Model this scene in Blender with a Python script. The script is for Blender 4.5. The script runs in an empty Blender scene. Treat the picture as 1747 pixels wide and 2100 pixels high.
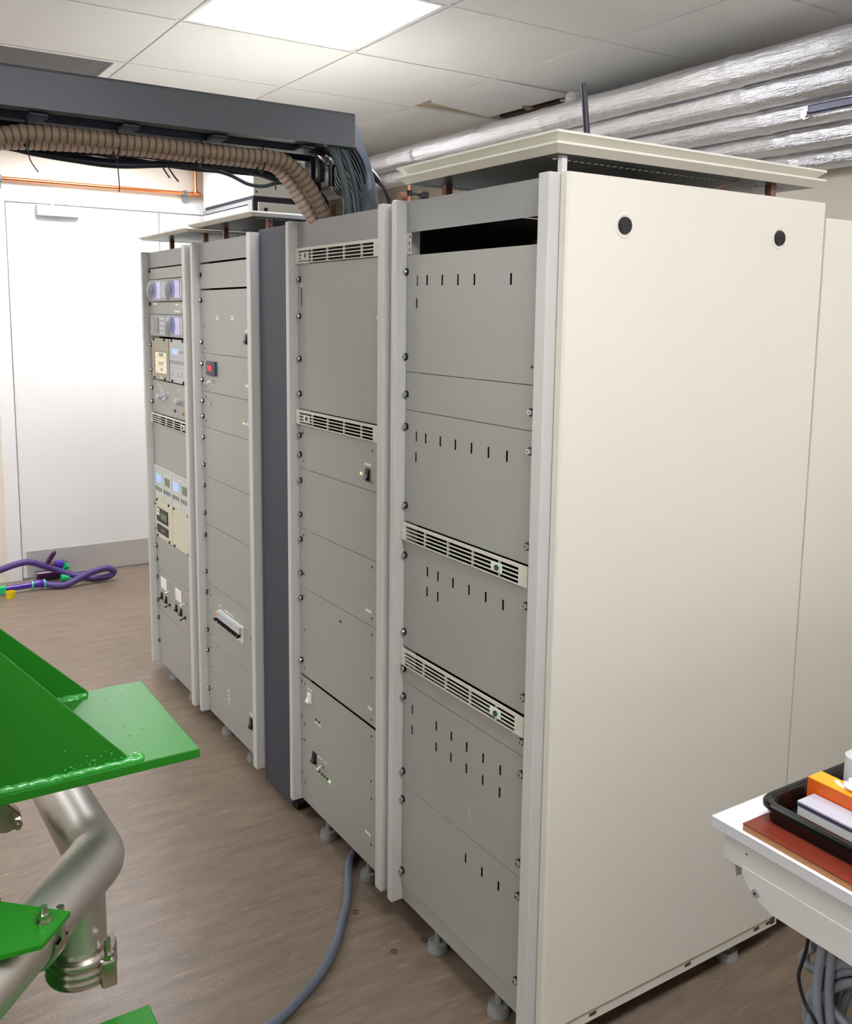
import bpy, bmesh, math, random
from mathutils import Vector, Matrix
random.seed(7)
SC = bpy.context.scene
COL = SC.collection

# ------------------------------------------------------------ camera, world, exposure
cam = bpy.data.cameras.new('camera'); camo = bpy.data.objects.new('camera', cam); COL.objects.link(camo)
FPX, PPX, PPY, IW, IH = 1933.9, 905.0, 919.2, 1747.0, 2100.0
cam.sensor_fit = 'VERTICAL'; cam.sensor_height = 24.0
cam.lens = FPX / IH * 24.0
cam.shift_x = (IW / 2 - PPX) / IH
cam.shift_y = (PPY - IH / 2) / IH
cam.clip_start = 0.02
Rv = Vector((0.8378, -0.5458, 0.0139)); Fv = Vector((0.5430, 0.8283, -0.1376))
Rv.normalize(); Fv = (Fv - Rv * Fv.dot(Rv)).normalized(); Uv = Rv.cross(Fv)
m = Matrix((Rv, Uv, -Fv)).transposed().to_4x4(); m.translation = Vector((-1.1408, -1.4221, 1.5406))
camo.matrix_world = m
SC.camera = camo
w = bpy.data.worlds.new('world'); SC.world = w; w.use_nodes = True
w.node_tree.nodes['Background'].inputs[0].default_value = (0.9, 0.95, 1, 1)
w.node_tree.nodes['Background'].inputs[1].default_value = 0.3
vs = SC.view_settings
vs.view_transform = 'Standard'; vs.look = 'None'; vs.gamma = 1.0; vs.use_curve_mapping = False
vs.exposure = 1.3
LIGHT_STRENGTH = 11.5
CEIL = 2.431
LIGHTS = [(0, -1), (-3, -1), (-1, -5), (2, -5), (-4, -5), (-3, 3), (0, 3)]   # lit ceiling cells; all but the first are out of view, added for brightness

# ------------------------------------------------------------ materials
def s2l(c):
    return tuple(((v/255)/12.92 if v/255 <= .04045 else ((v/255+.055)/1.055)**2.4) for v in c) + (1.0,)
def mat(name, col, rough=.5, metal=0.0, spec=.5, noise=0.0, nscale=40, bump=0.0, bscale=200, emit=0, stretch=(1,1,1), coat=0.0, trans=0.0, alpha=1.0):
    m = bpy.data.materials.new(name); m.use_nodes = True
    nt = m.node_tree; b = nt.nodes['Principled BSDF']
    c = s2l(col)
    b.inputs['Base Color'].default_value = c
    b.inputs['Roughness'].default_value = rough; b.inputs['Metallic'].default_value = metal
    b.inputs['Specular IOR Level'].default_value = spec
    b.inputs['Coat Weight'].default_value = coat
    b.inputs['Transmission Weight'].default_value = trans
    b.inputs['Alpha'].default_value = alpha
    if noise or bump:
        tc = nt.nodes.new('ShaderNodeTexCoord'); mp = nt.nodes.new('ShaderNodeMapping')
        mp.inputs['Scale'].default_value = stretch
        nt.links.new(tc.outputs['Object'], mp.inputs[0])
    if noise:
        n = nt.nodes.new('ShaderNodeTexNoise'); n.inputs['Scale'].default_value = nscale; n.inputs['Detail'].default_value = 5
        nt.links.new(mp.outputs[0], n.inputs['Vector'])
        r = nt.nodes.new('ShaderNodeMapRange'); r.inputs[1].default_value = .3; r.inputs[2].default_value = .7
        r.inputs[3].default_value = 1-noise; r.inputs[4].default_value = 1+noise
        nt.links.new(n.outputs['Fac'], r.inputs[0])
        v = nt.nodes.new('ShaderNodeVectorMath'); v.operation = 'SCALE'; v.inputs[0].default_value = c[:3]
        nt.links.new(r.outputs[0], v.inputs['Scale']); nt.links.new(v.outputs[0], b.inputs['Base Color'])
    if bump:
        n = nt.nodes.new('ShaderNodeTexNoise'); n.inputs['Scale'].default_value = bscale; n.inputs['Detail'].default_value = 4
        nt.links.new(mp.outputs[0], n.inputs['Vector'])
        bp = nt.nodes.new('ShaderNodeBump'); bp.inputs['Strength'].default_value = bump; bp.inputs['Distance'].default_value = .002
        nt.links.new(n.outputs['Fac'], bp.inputs['Height']); nt.links.new(bp.outputs[0], b.inputs['Normal'])
    if emit:
        b.inputs['Emission Color'].default_value = c; b.inputs['Emission Strength'].default_value = emit
    return m

M = {}
M['side'] = mat('cream_paint', (231,226,212), .5, spec=.3, bump=.06, bscale=500)
M['grey'] = mat('grey_panel_paint', (170,170,162), .42, spec=.45, noise=.02, nscale=3, bump=.12, bscale=900)
M['grey_dark'] = mat('grey_header_paint', (156,157,154), .45, spec=.4, bump=.12, bscale=900)
M['post'] = mat('light_grey_post', (212,210,205), .4, spec=.5, bump=.04, bscale=700)
M['vent'] = mat('ivory_vent', (226,223,208), .5)
M['inner'] = mat('rack_interior', (8,9,13), .6)
M['filler'] = mat('slate_filler', (66,68,80), .55, noise=.03, nscale=4)
M['lid'] = mat('lid_paint', (232,229,214), .5)
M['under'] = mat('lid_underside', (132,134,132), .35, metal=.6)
M['copper_bar'] = mat('copper_anodised', (138,100,82), .4, metal=.5)
M['black'] = mat('black_plastic', (18,18,20), .4)
M['blackg'] = mat('black_gloss', (10,10,12), .2, spec=.4)
M['navy'] = mat('navy_black_cable', (22,24,40), .35)
M['slate_cable'] = mat('slate_cable', (74,88,92), .45)
M['greycable'] = mat('grey_cable', (130,136,144), .5)
M['floorcable'] = mat('blue_grey_cable', (104,112,124), .5)
M['chrome'] = mat('steel_screw', (225,225,225), .2, metal=1)
M['steel'] = mat('satin_steel', (214,208,202), .45, metal=1, noise=.05, nscale=6, bump=.12, bscale=60)
M['steel_sharp'] = mat('polished_steel', (200,194,182), .25, metal=1)
M['closer'] = mat('silver_closer', (176,184,196), .4, metal=.3)
M['kick'] = mat('brushed_kickplate', (226,224,218), .3, metal=.5)
M['white'] = mat('white_paint', (246,245,242), .4)
M['door'] = mat('door_white', (244,243,240), .3)
M['wall'] = mat('cream_wall', (244,234,220), .7, bump=.1, bscale=120)
M['wall2'] = mat('warm_wall', (224,214,200), .7, bump=.1, bscale=120)
M['tray'] = mat('dark_grey_trunking', (88,90,95), .4, metal=.2, bump=.05, bscale=500)
M['sheetgrey'] = mat('blue_grey_sheet', (160,168,180), .35, metal=.2)
M['navyrail'] = mat('navy_rail', (24,26,46), .5)
M['hose'] = mat('beige_hose', (150,130,108), .45)  # beige darkened to carry the shade under the trunking
M['hosecrease'] = mat('hose_crease', (104,84,68), .6)  # shade in the hose grooves put into colour; plain brown elsewhere
M['hose2'] = mat('clear_hose', (200,196,184), .3)
M['hosered'] = mat('hose_red_coil', (190,110,92), .4)
M['copper'] = mat('copper_pipe', (236,150,96), .25, metal=.9)
M['screen'] = mat('screen_lilac', (176,178,214), .2, emit=.12)
M['screenblue'] = mat('screen_blue', (48,66,150), .15, emit=.06)
M['lcdblue'] = mat('lcd_blue', (132,164,255), .2, emit=.35)
M['lcdgrey'] = mat('lcd_grey', (104,108,104), .2)
M['lcdcream'] = mat('lcd_cream', (240,236,205), .3, emit=.06)
M['green_led'] = mat('green_lamp', (20,92,60), .2)
M['bright_green'] = mat('green_led_lit', (200,226,150), .3, emit=.4)
M['redled'] = mat('red_led', (255,28,60), .3, emit=.6)
M['reddark'] = mat('red_dark_window', (90,6,26), .2)
M['label'] = mat('white_label', (240,240,234), .6)
M['palegreen'] = mat('pale_green_module', (206,214,204), .5)
M['palebeige'] = mat('pale_beige_module', (218,213,192), .5)
M['lightgrey'] = mat('light_grey_module', (198,200,204), .45)
M['khaki'] = mat('khaki_module', (172,166,146), .5)
M['bezel'] = mat('instrument_bezel', (150,154,156), .35)
M['lcdgreen'] = mat('lcd_green', (70,112,66), .3, emit=.06)
M['amber'] = mat('amber_lamp', (210,150,60), .3)
M['orangesw'] = mat('orange_mark', (240,160,90), .4)
M['foot'] = mat('grey_foot', (150,150,148), .5)
M['brown'] = mat('dark_brown', (92,72,54), .6)
M['purple'] = mat('purple_hose', (84,62,128), .4, bump=.2, bscale=60)
M['purpleg'] = mat('purple_gloss', (82,50,160), .12)
M['plum'] = mat('plum_gloss', (64,24,62), .1)
M['mint'] = mat('mint_green', (28,206,122), .35)
M['teal'] = mat('teal_ring', (90,200,176), .35)
M['yellow'] = mat('yellow_plastic', (236,208,40), .3)
M['green'] = mat('green_gloss_paint', (30,122,24), .40, spec=.8, noise=.05, nscale=8, bump=.3, bscale=22, coat=0)
M['weld'] = mat('green_weld_paint', (70,170,76), .18, spec=.7, bump=.8, bscale=90, coat=.5)
M['desk'] = mat('white_laminate', (250,250,252), .25)
M['edging'] = mat('pale_edging', (204,203,204), .45)
M['desk2'] = mat('pale_grey_metal', (206,202,197), .5)
M['blueh'] = mat('blue_valve_handle', (36,46,96), .3)
M['orange'] = mat('orange_card', (250,176,36), .4)
M['orange_side'] = mat('orange_card_side', (214,92,22), .4)
M['cardgrey'] = mat('grey_card', (196,196,206), .35, noise=.06, nscale=14)
M['carddark'] = mat('slate_band', (72,70,88), .5)
M['cardwhite'] = mat('white_card', (216,216,214), .5)
M['tissue'] = mat('white_tissue', (252,244,244), .8)
M['cabgrey'] = mat('cabinet_grey_trim', (150,150,150), .5)
M['cabbeige'] = mat('cabinet_beige', (218,216,206), .5)
M['beigeboard'] = mat('beige_plasterboard', (186,170,148), .8)
M['beam'] = mat('brown_beam', (84,62,50), .8)
M['void'] = mat('dark_void', (40,38,38), .9)
M['tile'] = mat('ceiling_tile', (240,240,240), .85, bump=.2, bscale=300)
M['tbar'] = mat('ceiling_tbar', (240,240,240), .6)
M['grille'] = mat('vent_grille', (112,112,114), .6)
M['lamp'] = mat('lit_panel', (247,249,255), .5, emit=LIGHT_STRENGTH)

M['green'].node_tree.nodes['Principled BSDF'].inputs['Specular Tint'].default_value = (.55, 1, .5, 1)
def foil():
    m = mat('foil', (240,240,244), .2, metal=.82)
    nt = m.node_tree; b = nt.nodes['Principled BSDF']
    tc = nt.nodes.new('ShaderNodeTexCoord'); mp = nt.nodes.new('ShaderNodeMapping'); mp.inputs['Scale'].default_value = (30, 2.2, 30)
    nt.links.new(tc.outputs['Object'], mp.inputs[0])
    n = nt.nodes.new('ShaderNodeTexNoise'); n.inputs['Scale'].default_value = 1.6; n.inputs['Detail'].default_value = 6; n.inputs['Roughness'].default_value = .65
    nt.links.new(mp.outputs[0], n.inputs['Vector'])
    n2 = nt.nodes.new('ShaderNodeTexVoronoi'); n2.inputs['Scale'].default_value = 22
    nt.links.new(tc.outputs['Object'], n2.inputs['Vector'])
    a = nt.nodes.new('ShaderNodeMath'); a.operation = 'MULTIPLY_ADD'; a.inputs[1].default_value = .12
    nt.links.new(n2.outputs['Distance'], a.inputs[0]); nt.links.new(n.outputs['Fac'], a.inputs[2])
    bp = nt.nodes.new('ShaderNodeBump'); bp.inputs['Strength'].default_value = .75; bp.inputs['Distance'].default_value = .012
    nt.links.new(a.outputs[0], bp.inputs['Height']); nt.links.new(bp.outputs[0], b.inputs['Normal'])
    return m
M['foil'] = foil()

def floor_mat():
    m = bpy.data.materials.new('vinyl_floor'); m.use_nodes = True
    nt = m.node_tree; N = nt.nodes; L = nt.links; b = N['Principled BSDF']
    b.inputs['Roughness'].default_value = .32; b.inputs['Specular IOR Level'].default_value = .35
    tc = N.new('ShaderNodeTexCoord')
    def noise(scale, stretch, det=6, ro=.6):
        mp = N.new('ShaderNodeMapping'); mp.inputs['Scale'].default_value = stretch; mp.inputs['Rotation'].default_value = (0,0,.06)
        L.new(tc.outputs['Object'], mp.inputs[0])
        n = N.new('ShaderNodeTexNoise'); n.inputs['Scale'].default_value = scale; n.inputs['Detail'].default_value = det; n.inputs['Roughness'].default_value = ro
        L.new(mp.outputs[0], n.inputs['Vector']); return n
    n1 = noise(6, (.9, 4.2, 1), 8, .7); n2 = noise(14, (.8, 5, 1), 5, .7); n3 = noise(1.1, (1,1,1), 2)
    r = N.new('ShaderNodeValToRGB'); L.new(n1.outputs['Fac'], r.inputs[0])
    e = r.color_ramp.elements
    e[0].position = .28; e[0].color = s2l((116,101,86)); e[1].position = .72; e[1].color = s2l((148,130,112))
    x = e.new(.5); x.color = s2l((132,116,100))
    r2 = N.new('ShaderNodeValToRGB'); L.new(n2.outputs['Fac'], r2.inputs[0])
    r2.color_ramp.elements[0].position = .56; r2.color_ramp.elements[0].color = (0,0,0,1); r2.color_ramp.elements[1].position = .72; r2.color_ramp.elements[1].color = (.55,.55,.55,1)
    mx = N.new('ShaderNodeMix'); mx.data_type = 'RGBA'; L.new(r2.outputs[0], mx.inputs['Factor']); L.new(r.outputs[0], mx.inputs['A']); mx.inputs['B'].default_value = s2l((196,160,134))
    r3 = N.new('ShaderNodeMapRange'); L.new(n3.outputs['Fac'], r3.inputs[0]); r3.inputs[1].default_value=.3; r3.inputs[2].default_value=.7; r3.inputs[3].default_value=.93; r3.inputs[4].default_value=1.06
    v = N.new('ShaderNodeVectorMath'); v.operation='SCALE'; L.new(mx.outputs['Result'], v.inputs[0]); L.new(r3.outputs[0], v.inputs['Scale'])
    L.new(v.outputs[0], b.inputs['Base Color'])
    # fine scratches in the sheen
    w = noise(60, (3, .4, 1), 3)
    bp = N.new('ShaderNodeBump'); bp.inputs['Strength'].default_value = .15; bp.inputs['Distance'].default_value = .002
    L.new(w.outputs['Fac'], bp.inputs['Height']); L.new(bp.outputs[0], b.inputs['Normal'])
    return m
M['floor'] = floor_mat()
def board_mat():
    m = mat('red_stained_ply', (134,54,38), .35, noise=.14, nscale=6, stretch=(8,1,1))
    return m
M['board'] = board_mat()
M['ply'] = mat('ply_edge', (178,124,78), .5, noise=.5, nscale=10, stretch=(.15,.15,45))

# ------------------------------------------------------------ builders
OFF = {}
def off(o): return OFF.get(o.name, Vector((0,0,0)))
def tag(o, label=None, cat=None, group=None, kind=None):
    if label: o['label'] = label
    if cat: o['category'] = cat
    if group: o['group'] = group
    if kind: o['kind'] = kind
    return o
def thing(name, label, cat, loc, group=None):
    o = bpy.data.objects.new(name, None); o.empty_display_size = .05
    COL.objects.link(o); o.location = loc; OFF[o.name] = Vector(loc)
    return tag(o, label, cat, group)
def obj(name, bm, mats, parent=None, smooth=False, label=None, origin=None):
    if not isinstance(mats, (list, tuple)): mats = [mats]
    bmesh.ops.recalc_face_normals(bm, faces=bm.faces)
    me = bpy.data.meshes.new(name)
    o0 = off(parent) if parent is not None else (Vector(origin) if origin is not None else Vector((0,0,0)))
    bm.transform(Matrix.Translation(-o0)); bm.to_mesh(me); bm.free()
    for q in mats: me.materials.append(M[q] if isinstance(q, str) else q)
    if smooth:
        me.polygons.foreach_set('use_smooth', [True]*len(me.polygons))
        try: me.set_sharp_from_angle(angle=math.radians(40))
        except Exception: pass
    o = bpy.data.objects.new(name, me); COL.objects.link(o)
    if parent is not None:
        o.parent = parent; OFF[o.name] = o0
    else:
        o.location = o0; OFF[o.name] = o0
    if label: o['label'] = label
    return o
def copyp(o, delta, parent=None):
    c = o.copy(); COL.objects.link(c); c.location = o.location + Vector(delta)
    if parent: c.parent = parent
    return c
def NB(): return bmesh.new()
def box(bm, x0, x1, y0, y1, z0, z1, bev=0, mi=0, seg=2):
    vsx = [bm.verts.new((x, y, z)) for x in (x0, x1) for y in (y0, y1) for z in (z0, z1)]
    F = [(0,1,3,2),(4,6,7,5),(0,4,5,1),(2,3,7,6),(0,2,6,4),(1,5,7,3)]
    fs = [bm.faces.new([vsx[i] for i in f]) for f in F]
    for f in fs: f.material_index = mi
    if bev:
        es = list({e for f in fs for e in f.edges})
        r = bmesh.ops.bevel(bm, geom=es, offset=bev, segments=seg, affect='EDGES', profile=.5)
        for f in r['faces']: f.material_index = mi
    return bm
def B(*a, **k): return box(NB(), *a, **k)
def prism(bm, pts, axis, a, b, mi=0):
    # pts: polygon in the two other axes (cyclic order), extruded along axis from a to b
    def P(p, t):
        if axis == 'z': return (p[0], p[1], t)
        if axis == 'y': return (p[0], t, p[1])
        return (t, p[0], p[1])
    A = [bm.verts.new(P(p, a)) for p in pts]; Bv = [bm.verts.new(P(p, b)) for p in pts]
    f = [bm.faces.new(A), bm.faces.new(Bv)]
    n = len(pts)
    for i in range(n): f.append(bm.faces.new((A[i], A[(i+1)%n], Bv[(i+1)%n], Bv[i])))
    for q in f: q.material_index = mi
    return bm
def cyl(bm, p0, p1, r0, r1=None, seg=24, mi=0, cap=True):
    if r1 is None: r1 = r0
    p0 = Vector(p0); p1 = Vector(p1); d = (p1-p0).normalized()
    a = d.orthogonal().normalized(); b = d.cross(a)
    R0 = [bm.verts.new(p0 + (a*math.cos(t)+b*math.sin(t))*r0) for t in [2*math.pi*i/seg for i in range(seg)]]
    R1 = [bm.verts.new(p1 + (a*math.cos(t)+b*math.sin(t))*r1) for t in [2*math.pi*i/seg for i in range(seg)]]
    fs = [bm.faces.new((R0[i], R0[(i+1)%seg], R1[(i+1)%seg], R1[i])) for i in range(seg)]
    if cap: fs += [bm.faces.new(R0), bm.faces.new(R1)]
    for f in fs: f.material_index = mi
    return bm
def spline(pts, n=8):
    pts = [Vector(p) for p in pts]; out = []
    P = [pts[0]*2-pts[1]] + pts + [pts[-1]*2-pts[-2]]
    for i in range(1, len(P)-2):
        for k in range(n):
            t = k/n; a, b, c, d = P[i-1], P[i], P[i+1], P[i+2]
            out.append(.5*((2*b)+(-a+c)*t+(2*a-5*b+4*c-d)*t*t+(-a+3*b-3*c+d)*t**3))
    out.append(pts[-1]); return out
def resample(path, step):
    out = [path[0]]; acc = 0
    for a, b in zip(path, path[1:]):
        L = (b-a).length
        if L == 0: continue
        t = step-acc
        while t <= L:
            out.append(a+(b-a)*(t/L)); t += step
        acc = (acc+L) % step
    return out
def sweep(bm, path, rad, seg=10, mi=0, cap=True):
    # rad: number or function(i) -> (radius, material index)
    path = [Vector(p) for p in path]; n = len(path); rings = []
    t = (path[1]-path[0]).normalized(); a = t.orthogonal().normalized()
    mis = []
    for i in range(n):
        t2 = (path[min(i+1, n-1)]-path[max(i-1, 0)]).normalized()
        a = (a - t2*a.dot(t2)).normalized(); b = t2.cross(a)
        r, q = (rad(i) if callable(rad) else (rad, mi)); mis.append(q)
        rings.append([bm.verts.new(path[i]+(a*math.cos(2*math.pi*k/seg)+b*math.sin(2*math.pi*k/seg))*r) for k in range(seg)])
    for i in range(n-1):
        for k in range(seg):
            f = bm.faces.new((rings[i][k], rings[i][(k+1)%seg], rings[i+1][(k+1)%seg], rings[i+1][k])); f.material_index = mis[i]; f.smooth = True
    if cap:
        for R in (rings[0], rings[-1]): bm.faces.new(R)
    return bm
def cable(name, pts, r, m, parent=None, n=8, seg=10, origin=None):
    return obj(name, sweep(NB(), spline(pts, n), r, seg), m, parent, smooth=True, origin=origin)
def plate(bm, x0, x1, ya, yb, za, zb, holes, mi=0):
    """vertical plate between x0 (front) and x1, with rectangular holes [(y0,y1,z0,z1)]"""
    ys = sorted({ya, yb, *[h[i] for h in holes for i in (0, 1)]}); zs = sorted({za, zb, *[h[i] for h in holes for i in (2, 3)]})
    def inh(y, z): return any(h[0] < y < h[1] and h[2] < z < h[3] for h in holes)
    V = {}
    def v(i, j, x):
        k = (i, j, x)
        if k not in V: V[k] = bm.verts.new((x, ys[i], zs[j]))
        return V[k]
    S = [[not inh((ys[i]+ys[i+1])/2, (zs[j]+zs[j+1])/2) for j in range(len(zs)-1)] for i in range(len(ys)-1)]
    I, J = len(S), len(S[0])
    g = lambda i, j: 0 <= i < I and 0 <= j < J and S[i][j]
    for i in range(I):
        for j in range(J):
            if not S[i][j]: continue
            bm.faces.new((v(i,j,x0), v(i+1,j,x0), v(i+1,j+1,x0), v(i,j+1,x0))); bm.faces.new((v(i,j,x1), v(i,j+1,x1), v(i+1,j+1,x1), v(i+1,j,x1)))
            if not g(i-1,j): bm.faces.new((v(i,j,x0), v(i,j+1,x0), v(i,j+1,x1), v(i,j,x1)))
            if not g(i+1,j): bm.faces.new((v(i+1,j,x0), v(i+1,j,x1), v(i+1,j+1,x1), v(i+1,j+1,x0)))
            if not g(i,j-1): bm.faces.new((v(i,j,x0), v(i,j,x1), v(i+1,j,x1), v(i+1,j,x0)))
            if not g(i,j+1): bm.faces.new((v(i,j+1,x0), v(i+1,j+1,x0), v(i+1,j+1,x1), v(i,j+1,x1)))
    for f in bm.faces: f.material_index = mi
    return bm

# ------------------------------------------------------------ room
X0, X1, Y0, Y1 = -3.4, 1.66, -4.2, 4.33
obj('floor', B(X0-.1, X1+.1, Y0-.1, Y1+.1, -.08, 0), 'floor')['kind'] = 'structure'
obj('wall_right', B(X1, X1+.12, Y0, Y1, 0, 2.85), 'wall2')['kind'] = 'structure'
obj('wall_left', B(X0-.12, X0, Y0, Y1, 0, 2.85), 'white')['kind'] = 'structure'
obj('wall_back', B(X0-.12, X1+.12, Y0-.12, Y0, 0, 2.85), 'white')['kind'] = 'structure'
# far wall with door opening x -.31 .. 1.47, z 0 .. 2.17
bm = NB(); box(bm, X0-.12, -.335, Y1, Y1+.12, 0, 2.85); box(bm, 1.49, X1+.12, Y1, Y1+.12, 0, 2.85); box(bm, -.335, 1.49, Y1, Y1+.12, 2.205, 2.85)
obj('wall_far', bm, 'wall')['kind'] = 'structure'
obj('roof_slab', B(X0-.12, X1+.12, Y0-.12, Y1+.12, 2.85, 2.95), 'beigeboard')
bpy.data.objects['roof_slab'].name = 'ceiling_slab'; bpy.data.objects['ceiling_slab']['kind'] = 'structure'

GX, GY, T = -.163, 1.573, .6
def cellx(i): return GX+T*i
def celly(j): return GY+T*j
skip = {(i, j) for i, j in LIGHTS} | {(-1, 1), (2, 0)}
bm = NB()
i0, i1 = -6, 4; j0, j1 = -10, 5
for i in range(i0, i1):
    for j in range(j0, j1):
        xa, xb = max(cellx(i), X0), min(cellx(i+1), X1); ya, yb = max(celly(j), Y0), min(celly(j+1), Y1)
        if xb-xa < .02 or yb-ya < .02 or (i, j) in skip: continue
        g = .0075
        box(bm, xa+g, xb-g, ya+g, yb-g, CEIL, CEIL+.015, mi=0)
for i in range(i0, i1+1):
    x = cellx(i)
    if X0 < x < X1: box(bm, x-.0045, x+.0045, Y0, Y1, CEIL+.003, CEIL+.03, mi=1)
for j in range(j0, j1+1):
    y = celly(j)
    if Y0 < y < Y1: box(bm, X0, X1, y-.0055, y+.0022, CEIL+.0004, CEIL+.03, mi=1)
cobj = obj('ceiling', bm, ['tile', 'tbar']); cobj['kind'] = 'structure'
# added light-blocking deck above the tiles, dark for the shaded joints, with a hole over the missing strip
bm = NB()
box(bm, X0, 1.0, Y0, Y1, CEIL+.035, CEIL+.045); box(bm, 1.0, X1, Y0, 1.5, CEIL+.035, CEIL+.045); box(bm, 1.0, X1, 2.3, Y1, CEIL+.035, CEIL+.045)
obj('light_block_deck', bm, 'void')['kind'] = 'structure'
t = obj('ceiling_joist', B(1.50, 1.545, .9, 2.9, CEIL+.012, CEIL+.14), 'beam'); tag(t, 'brown timber joist showing through the gap in the ceiling above the foil pipes', 'beam')
t = obj('ceiling_bracket', B(1.49, 1.56, 1.64, 1.74, CEIL+.005, CEIL+.10, bev=.004), 'kick'); tag(t, 'small metal bracket in the ceiling gap beside the joist', 'bracket')
bm = NB(); prism(bm, [(1.045, 1.585), (1.44, 1.60), (1.425, 2.15), (1.062, 2.06)], 'z', CEIL, CEIL+.013)
t = obj('loose_ceiling_tile', bm, 'tile'); tag(t, 'displaced ceiling tile sitting askew beside the gap above the foil pipes', 'ceiling tile')
bm = NB(); prism(bm, [(1.042, 2.165), (1.06, 2.06), (1.44, 2.165)], 'z', CEIL+.006, CEIL+.016)
t = obj('plasterboard_scrap', bm, 'beigeboard'); tag(t, 'beige wedge of board showing beside the askew ceiling tile', 'board')
bm = NB(); prism(bm, [(1.39, 1.86), (1.44, 1.85), (1.44, 1.89)], 'z', CEIL-.012, CEIL-.004)
t = obj('tile_splinter', bm, 'khaki'); tag(t, 'small broken flap sticking out at the edge of the askew ceiling tile', 'debris')

# ceiling lights
def ceiling_light(i, j, label, group=None):
    x, y = cellx(i), celly(j)
    t = thing('ceiling_light', label, 'ceiling light', (x+.3, y+.3, CEIL), group)
    bm = NB()
    for a in ((x+.008, x+.02, y+.008, y+.592), (x+.58, x+.592, y+.008, y+.592), (x+.02, x+.58, y+.008, y+.02), (x+.02, x+.58, y+.58, y+.592)): box(bm, *a, CEIL-.001, CEIL+.02)
    obj('frame', bm, 'white', t)
    obj('diffuser', B(x+.02, x+.58, y+.02, y+.58, CEIL+.003, CEIL+.008), 'lamp', t)
    return t
for k, (i, j) in enumerate(LIGHTS):
    lab = 'lit square ceiling panel above the equipment racks' if k == 0 else 'unseen lit square ceiling panel added to brighten the room'
    ceiling_light(i, j, lab, None if k == 0 else 'unseen ceiling panels added for light')
# ceiling air grille (cell -1,1)
x, y = cellx(-1), celly(1)
t = thing('ceiling_grille', 'dark perforated square air grille in the ceiling at upper left', 'ceiling vent', (x+.3, y+.3, CEIL))
bm = NB()
for a in ((x+.008, x+.03, y+.008, y+.592), (x+.565, x+.592, y+.008, y+.592), (x+.03, x+.565, y+.008, y+.03), (x+.03, x+.565, y+.565, y+.592)): box(bm, *a, CEIL-.001, CEIL+.015)
obj('frame', bm, 'tbar', t)
bm = NB()
for k in range(46): box(bm, x+.03, x+.565, y+.031+k*.0117, y+.0365+k*.0117, CEIL+.004, CEIL+.007)
for k in range(46): box(bm, x+.031+k*.0117, x+.0365+k*.0117, y+.03, y+.565, CEIL+.0045, CEIL+.0065)
obj('mesh', bm, 'grille', t, label='dark perforated mesh')

# ------------------------------------------------------------ far wall: double door, trim, pipe
bm = NB()
box(bm, -.335, -.262, Y1-.02, Y1+.10, 0, 2.205, bev=.003); box(bm, 1.42, 1.49, Y1-.02, Y1+.10, 0, 2.205, bev=.003); box(bm, -.262, 1.42, Y1-.02, Y1+.10, 2.137, 2.205, bev=.003)
obj('trim_1', bm, 'white')['kind'] = 'structure'
d1 = obj('door_1', B(-.256, .580, Y1-.012, Y1+.035, .012, 2.131, bev=.002), 'door'); d1['kind'] = 'structure'
obj('kick_plate', B(-.235, .56, Y1-.0145, Y1-.012, .02, .168), 'kick', d1, label='brushed metal kick plate')
d2 = obj('door_2', B(.588, 1.414, Y1-.012, Y1+.035, .012, 2.131, bev=.002), 'door'); d2['kind'] = 'structure'
obj('kick_plate', B(.61, 1.4, Y1-.0145, Y1-.012, .02, .168), 'kick', d2, label='brushed metal kick plate')
bm = NB(); box(bm, .560, .576, Y1-.016, Y1-.012, 1.985, 2.127, bev=.001); box(bm, .560, .576, Y1-.018, Y1-.012, 1.84, 1.88, bev=.001)
obj('flush_bolt', bm, 'kick', d1)
obj('astragal', B(.592, .625, Y1-.022, Y1-.012, .02, 2.127, bev=.002), 'desk2', d2)
t = thing('door_closer', 'silver door closer box with folding arm at the top of the white door', 'door closer', (0, Y1-.03, 2.1))
obj('body', B(-.105, .125, Y1-.062, Y1-.013, 2.068, 2.128, bev=.004), 'closer', t)
bm = NB(); cyl(bm, (-.02, Y1-.045, 2.128), (-.02, Y1-.045, 2.142), .008); sweep(bm, [(-.02, Y1-.045, 2.140), (.075, Y1-.11, 2.158)], .005); sweep(bm, [(.075, Y1-.11, 2.160), (.055, Y1-.025, 2.166)], .005); cyl(bm, (.075, Y1-.11, 2.150), (.075, Y1-.11, 2.17), .008)
obj('arm', bm, 'kick', t, smooth=True)
# copper pipe along the wall, tee, clips
t = thing('copper_pipe', 'bright copper water pipe running along the wall above the door', 'pipe', (.3, 4.29, 2.25))
bm = NB(); cyl(bm, (-1.2, 4.29, 2.252), (.83, 4.29, 2.254), .011, seg=16); cyl(bm, (.80, 4.29, 2.254), (.80, 4.29, 2.425), .009, seg=16)
obj('tube', bm, 'copper', t, smooth=True)
bm = NB(); cyl(bm, (.775, 4.29, 2.254), (.828, 4.29, 2.254), .0145, seg=16); cyl(bm, (.80, 4.29, 2.254), (.80, 4.29, 2.285), .013, seg=16)
obj('tee_fitting', bm, 'copper', t, smooth=True)
for xx in (-.285, .735):
    bm = NB(); cyl(bm, (xx-.01, 4.29, 2.252), (xx+.01, 4.29, 2.252), .02, seg=16); box(bm, xx-.008, xx+.008, 4.29, Y1, 2.20, 2.255); cyl(bm, (xx-.004, 4.262, 2.252), (xx+.004, 4.262, 2.252), .014, seg=12)
    obj('pipe_clip', bm, 'greycable', t, label='dark grey pipe clip')

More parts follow.
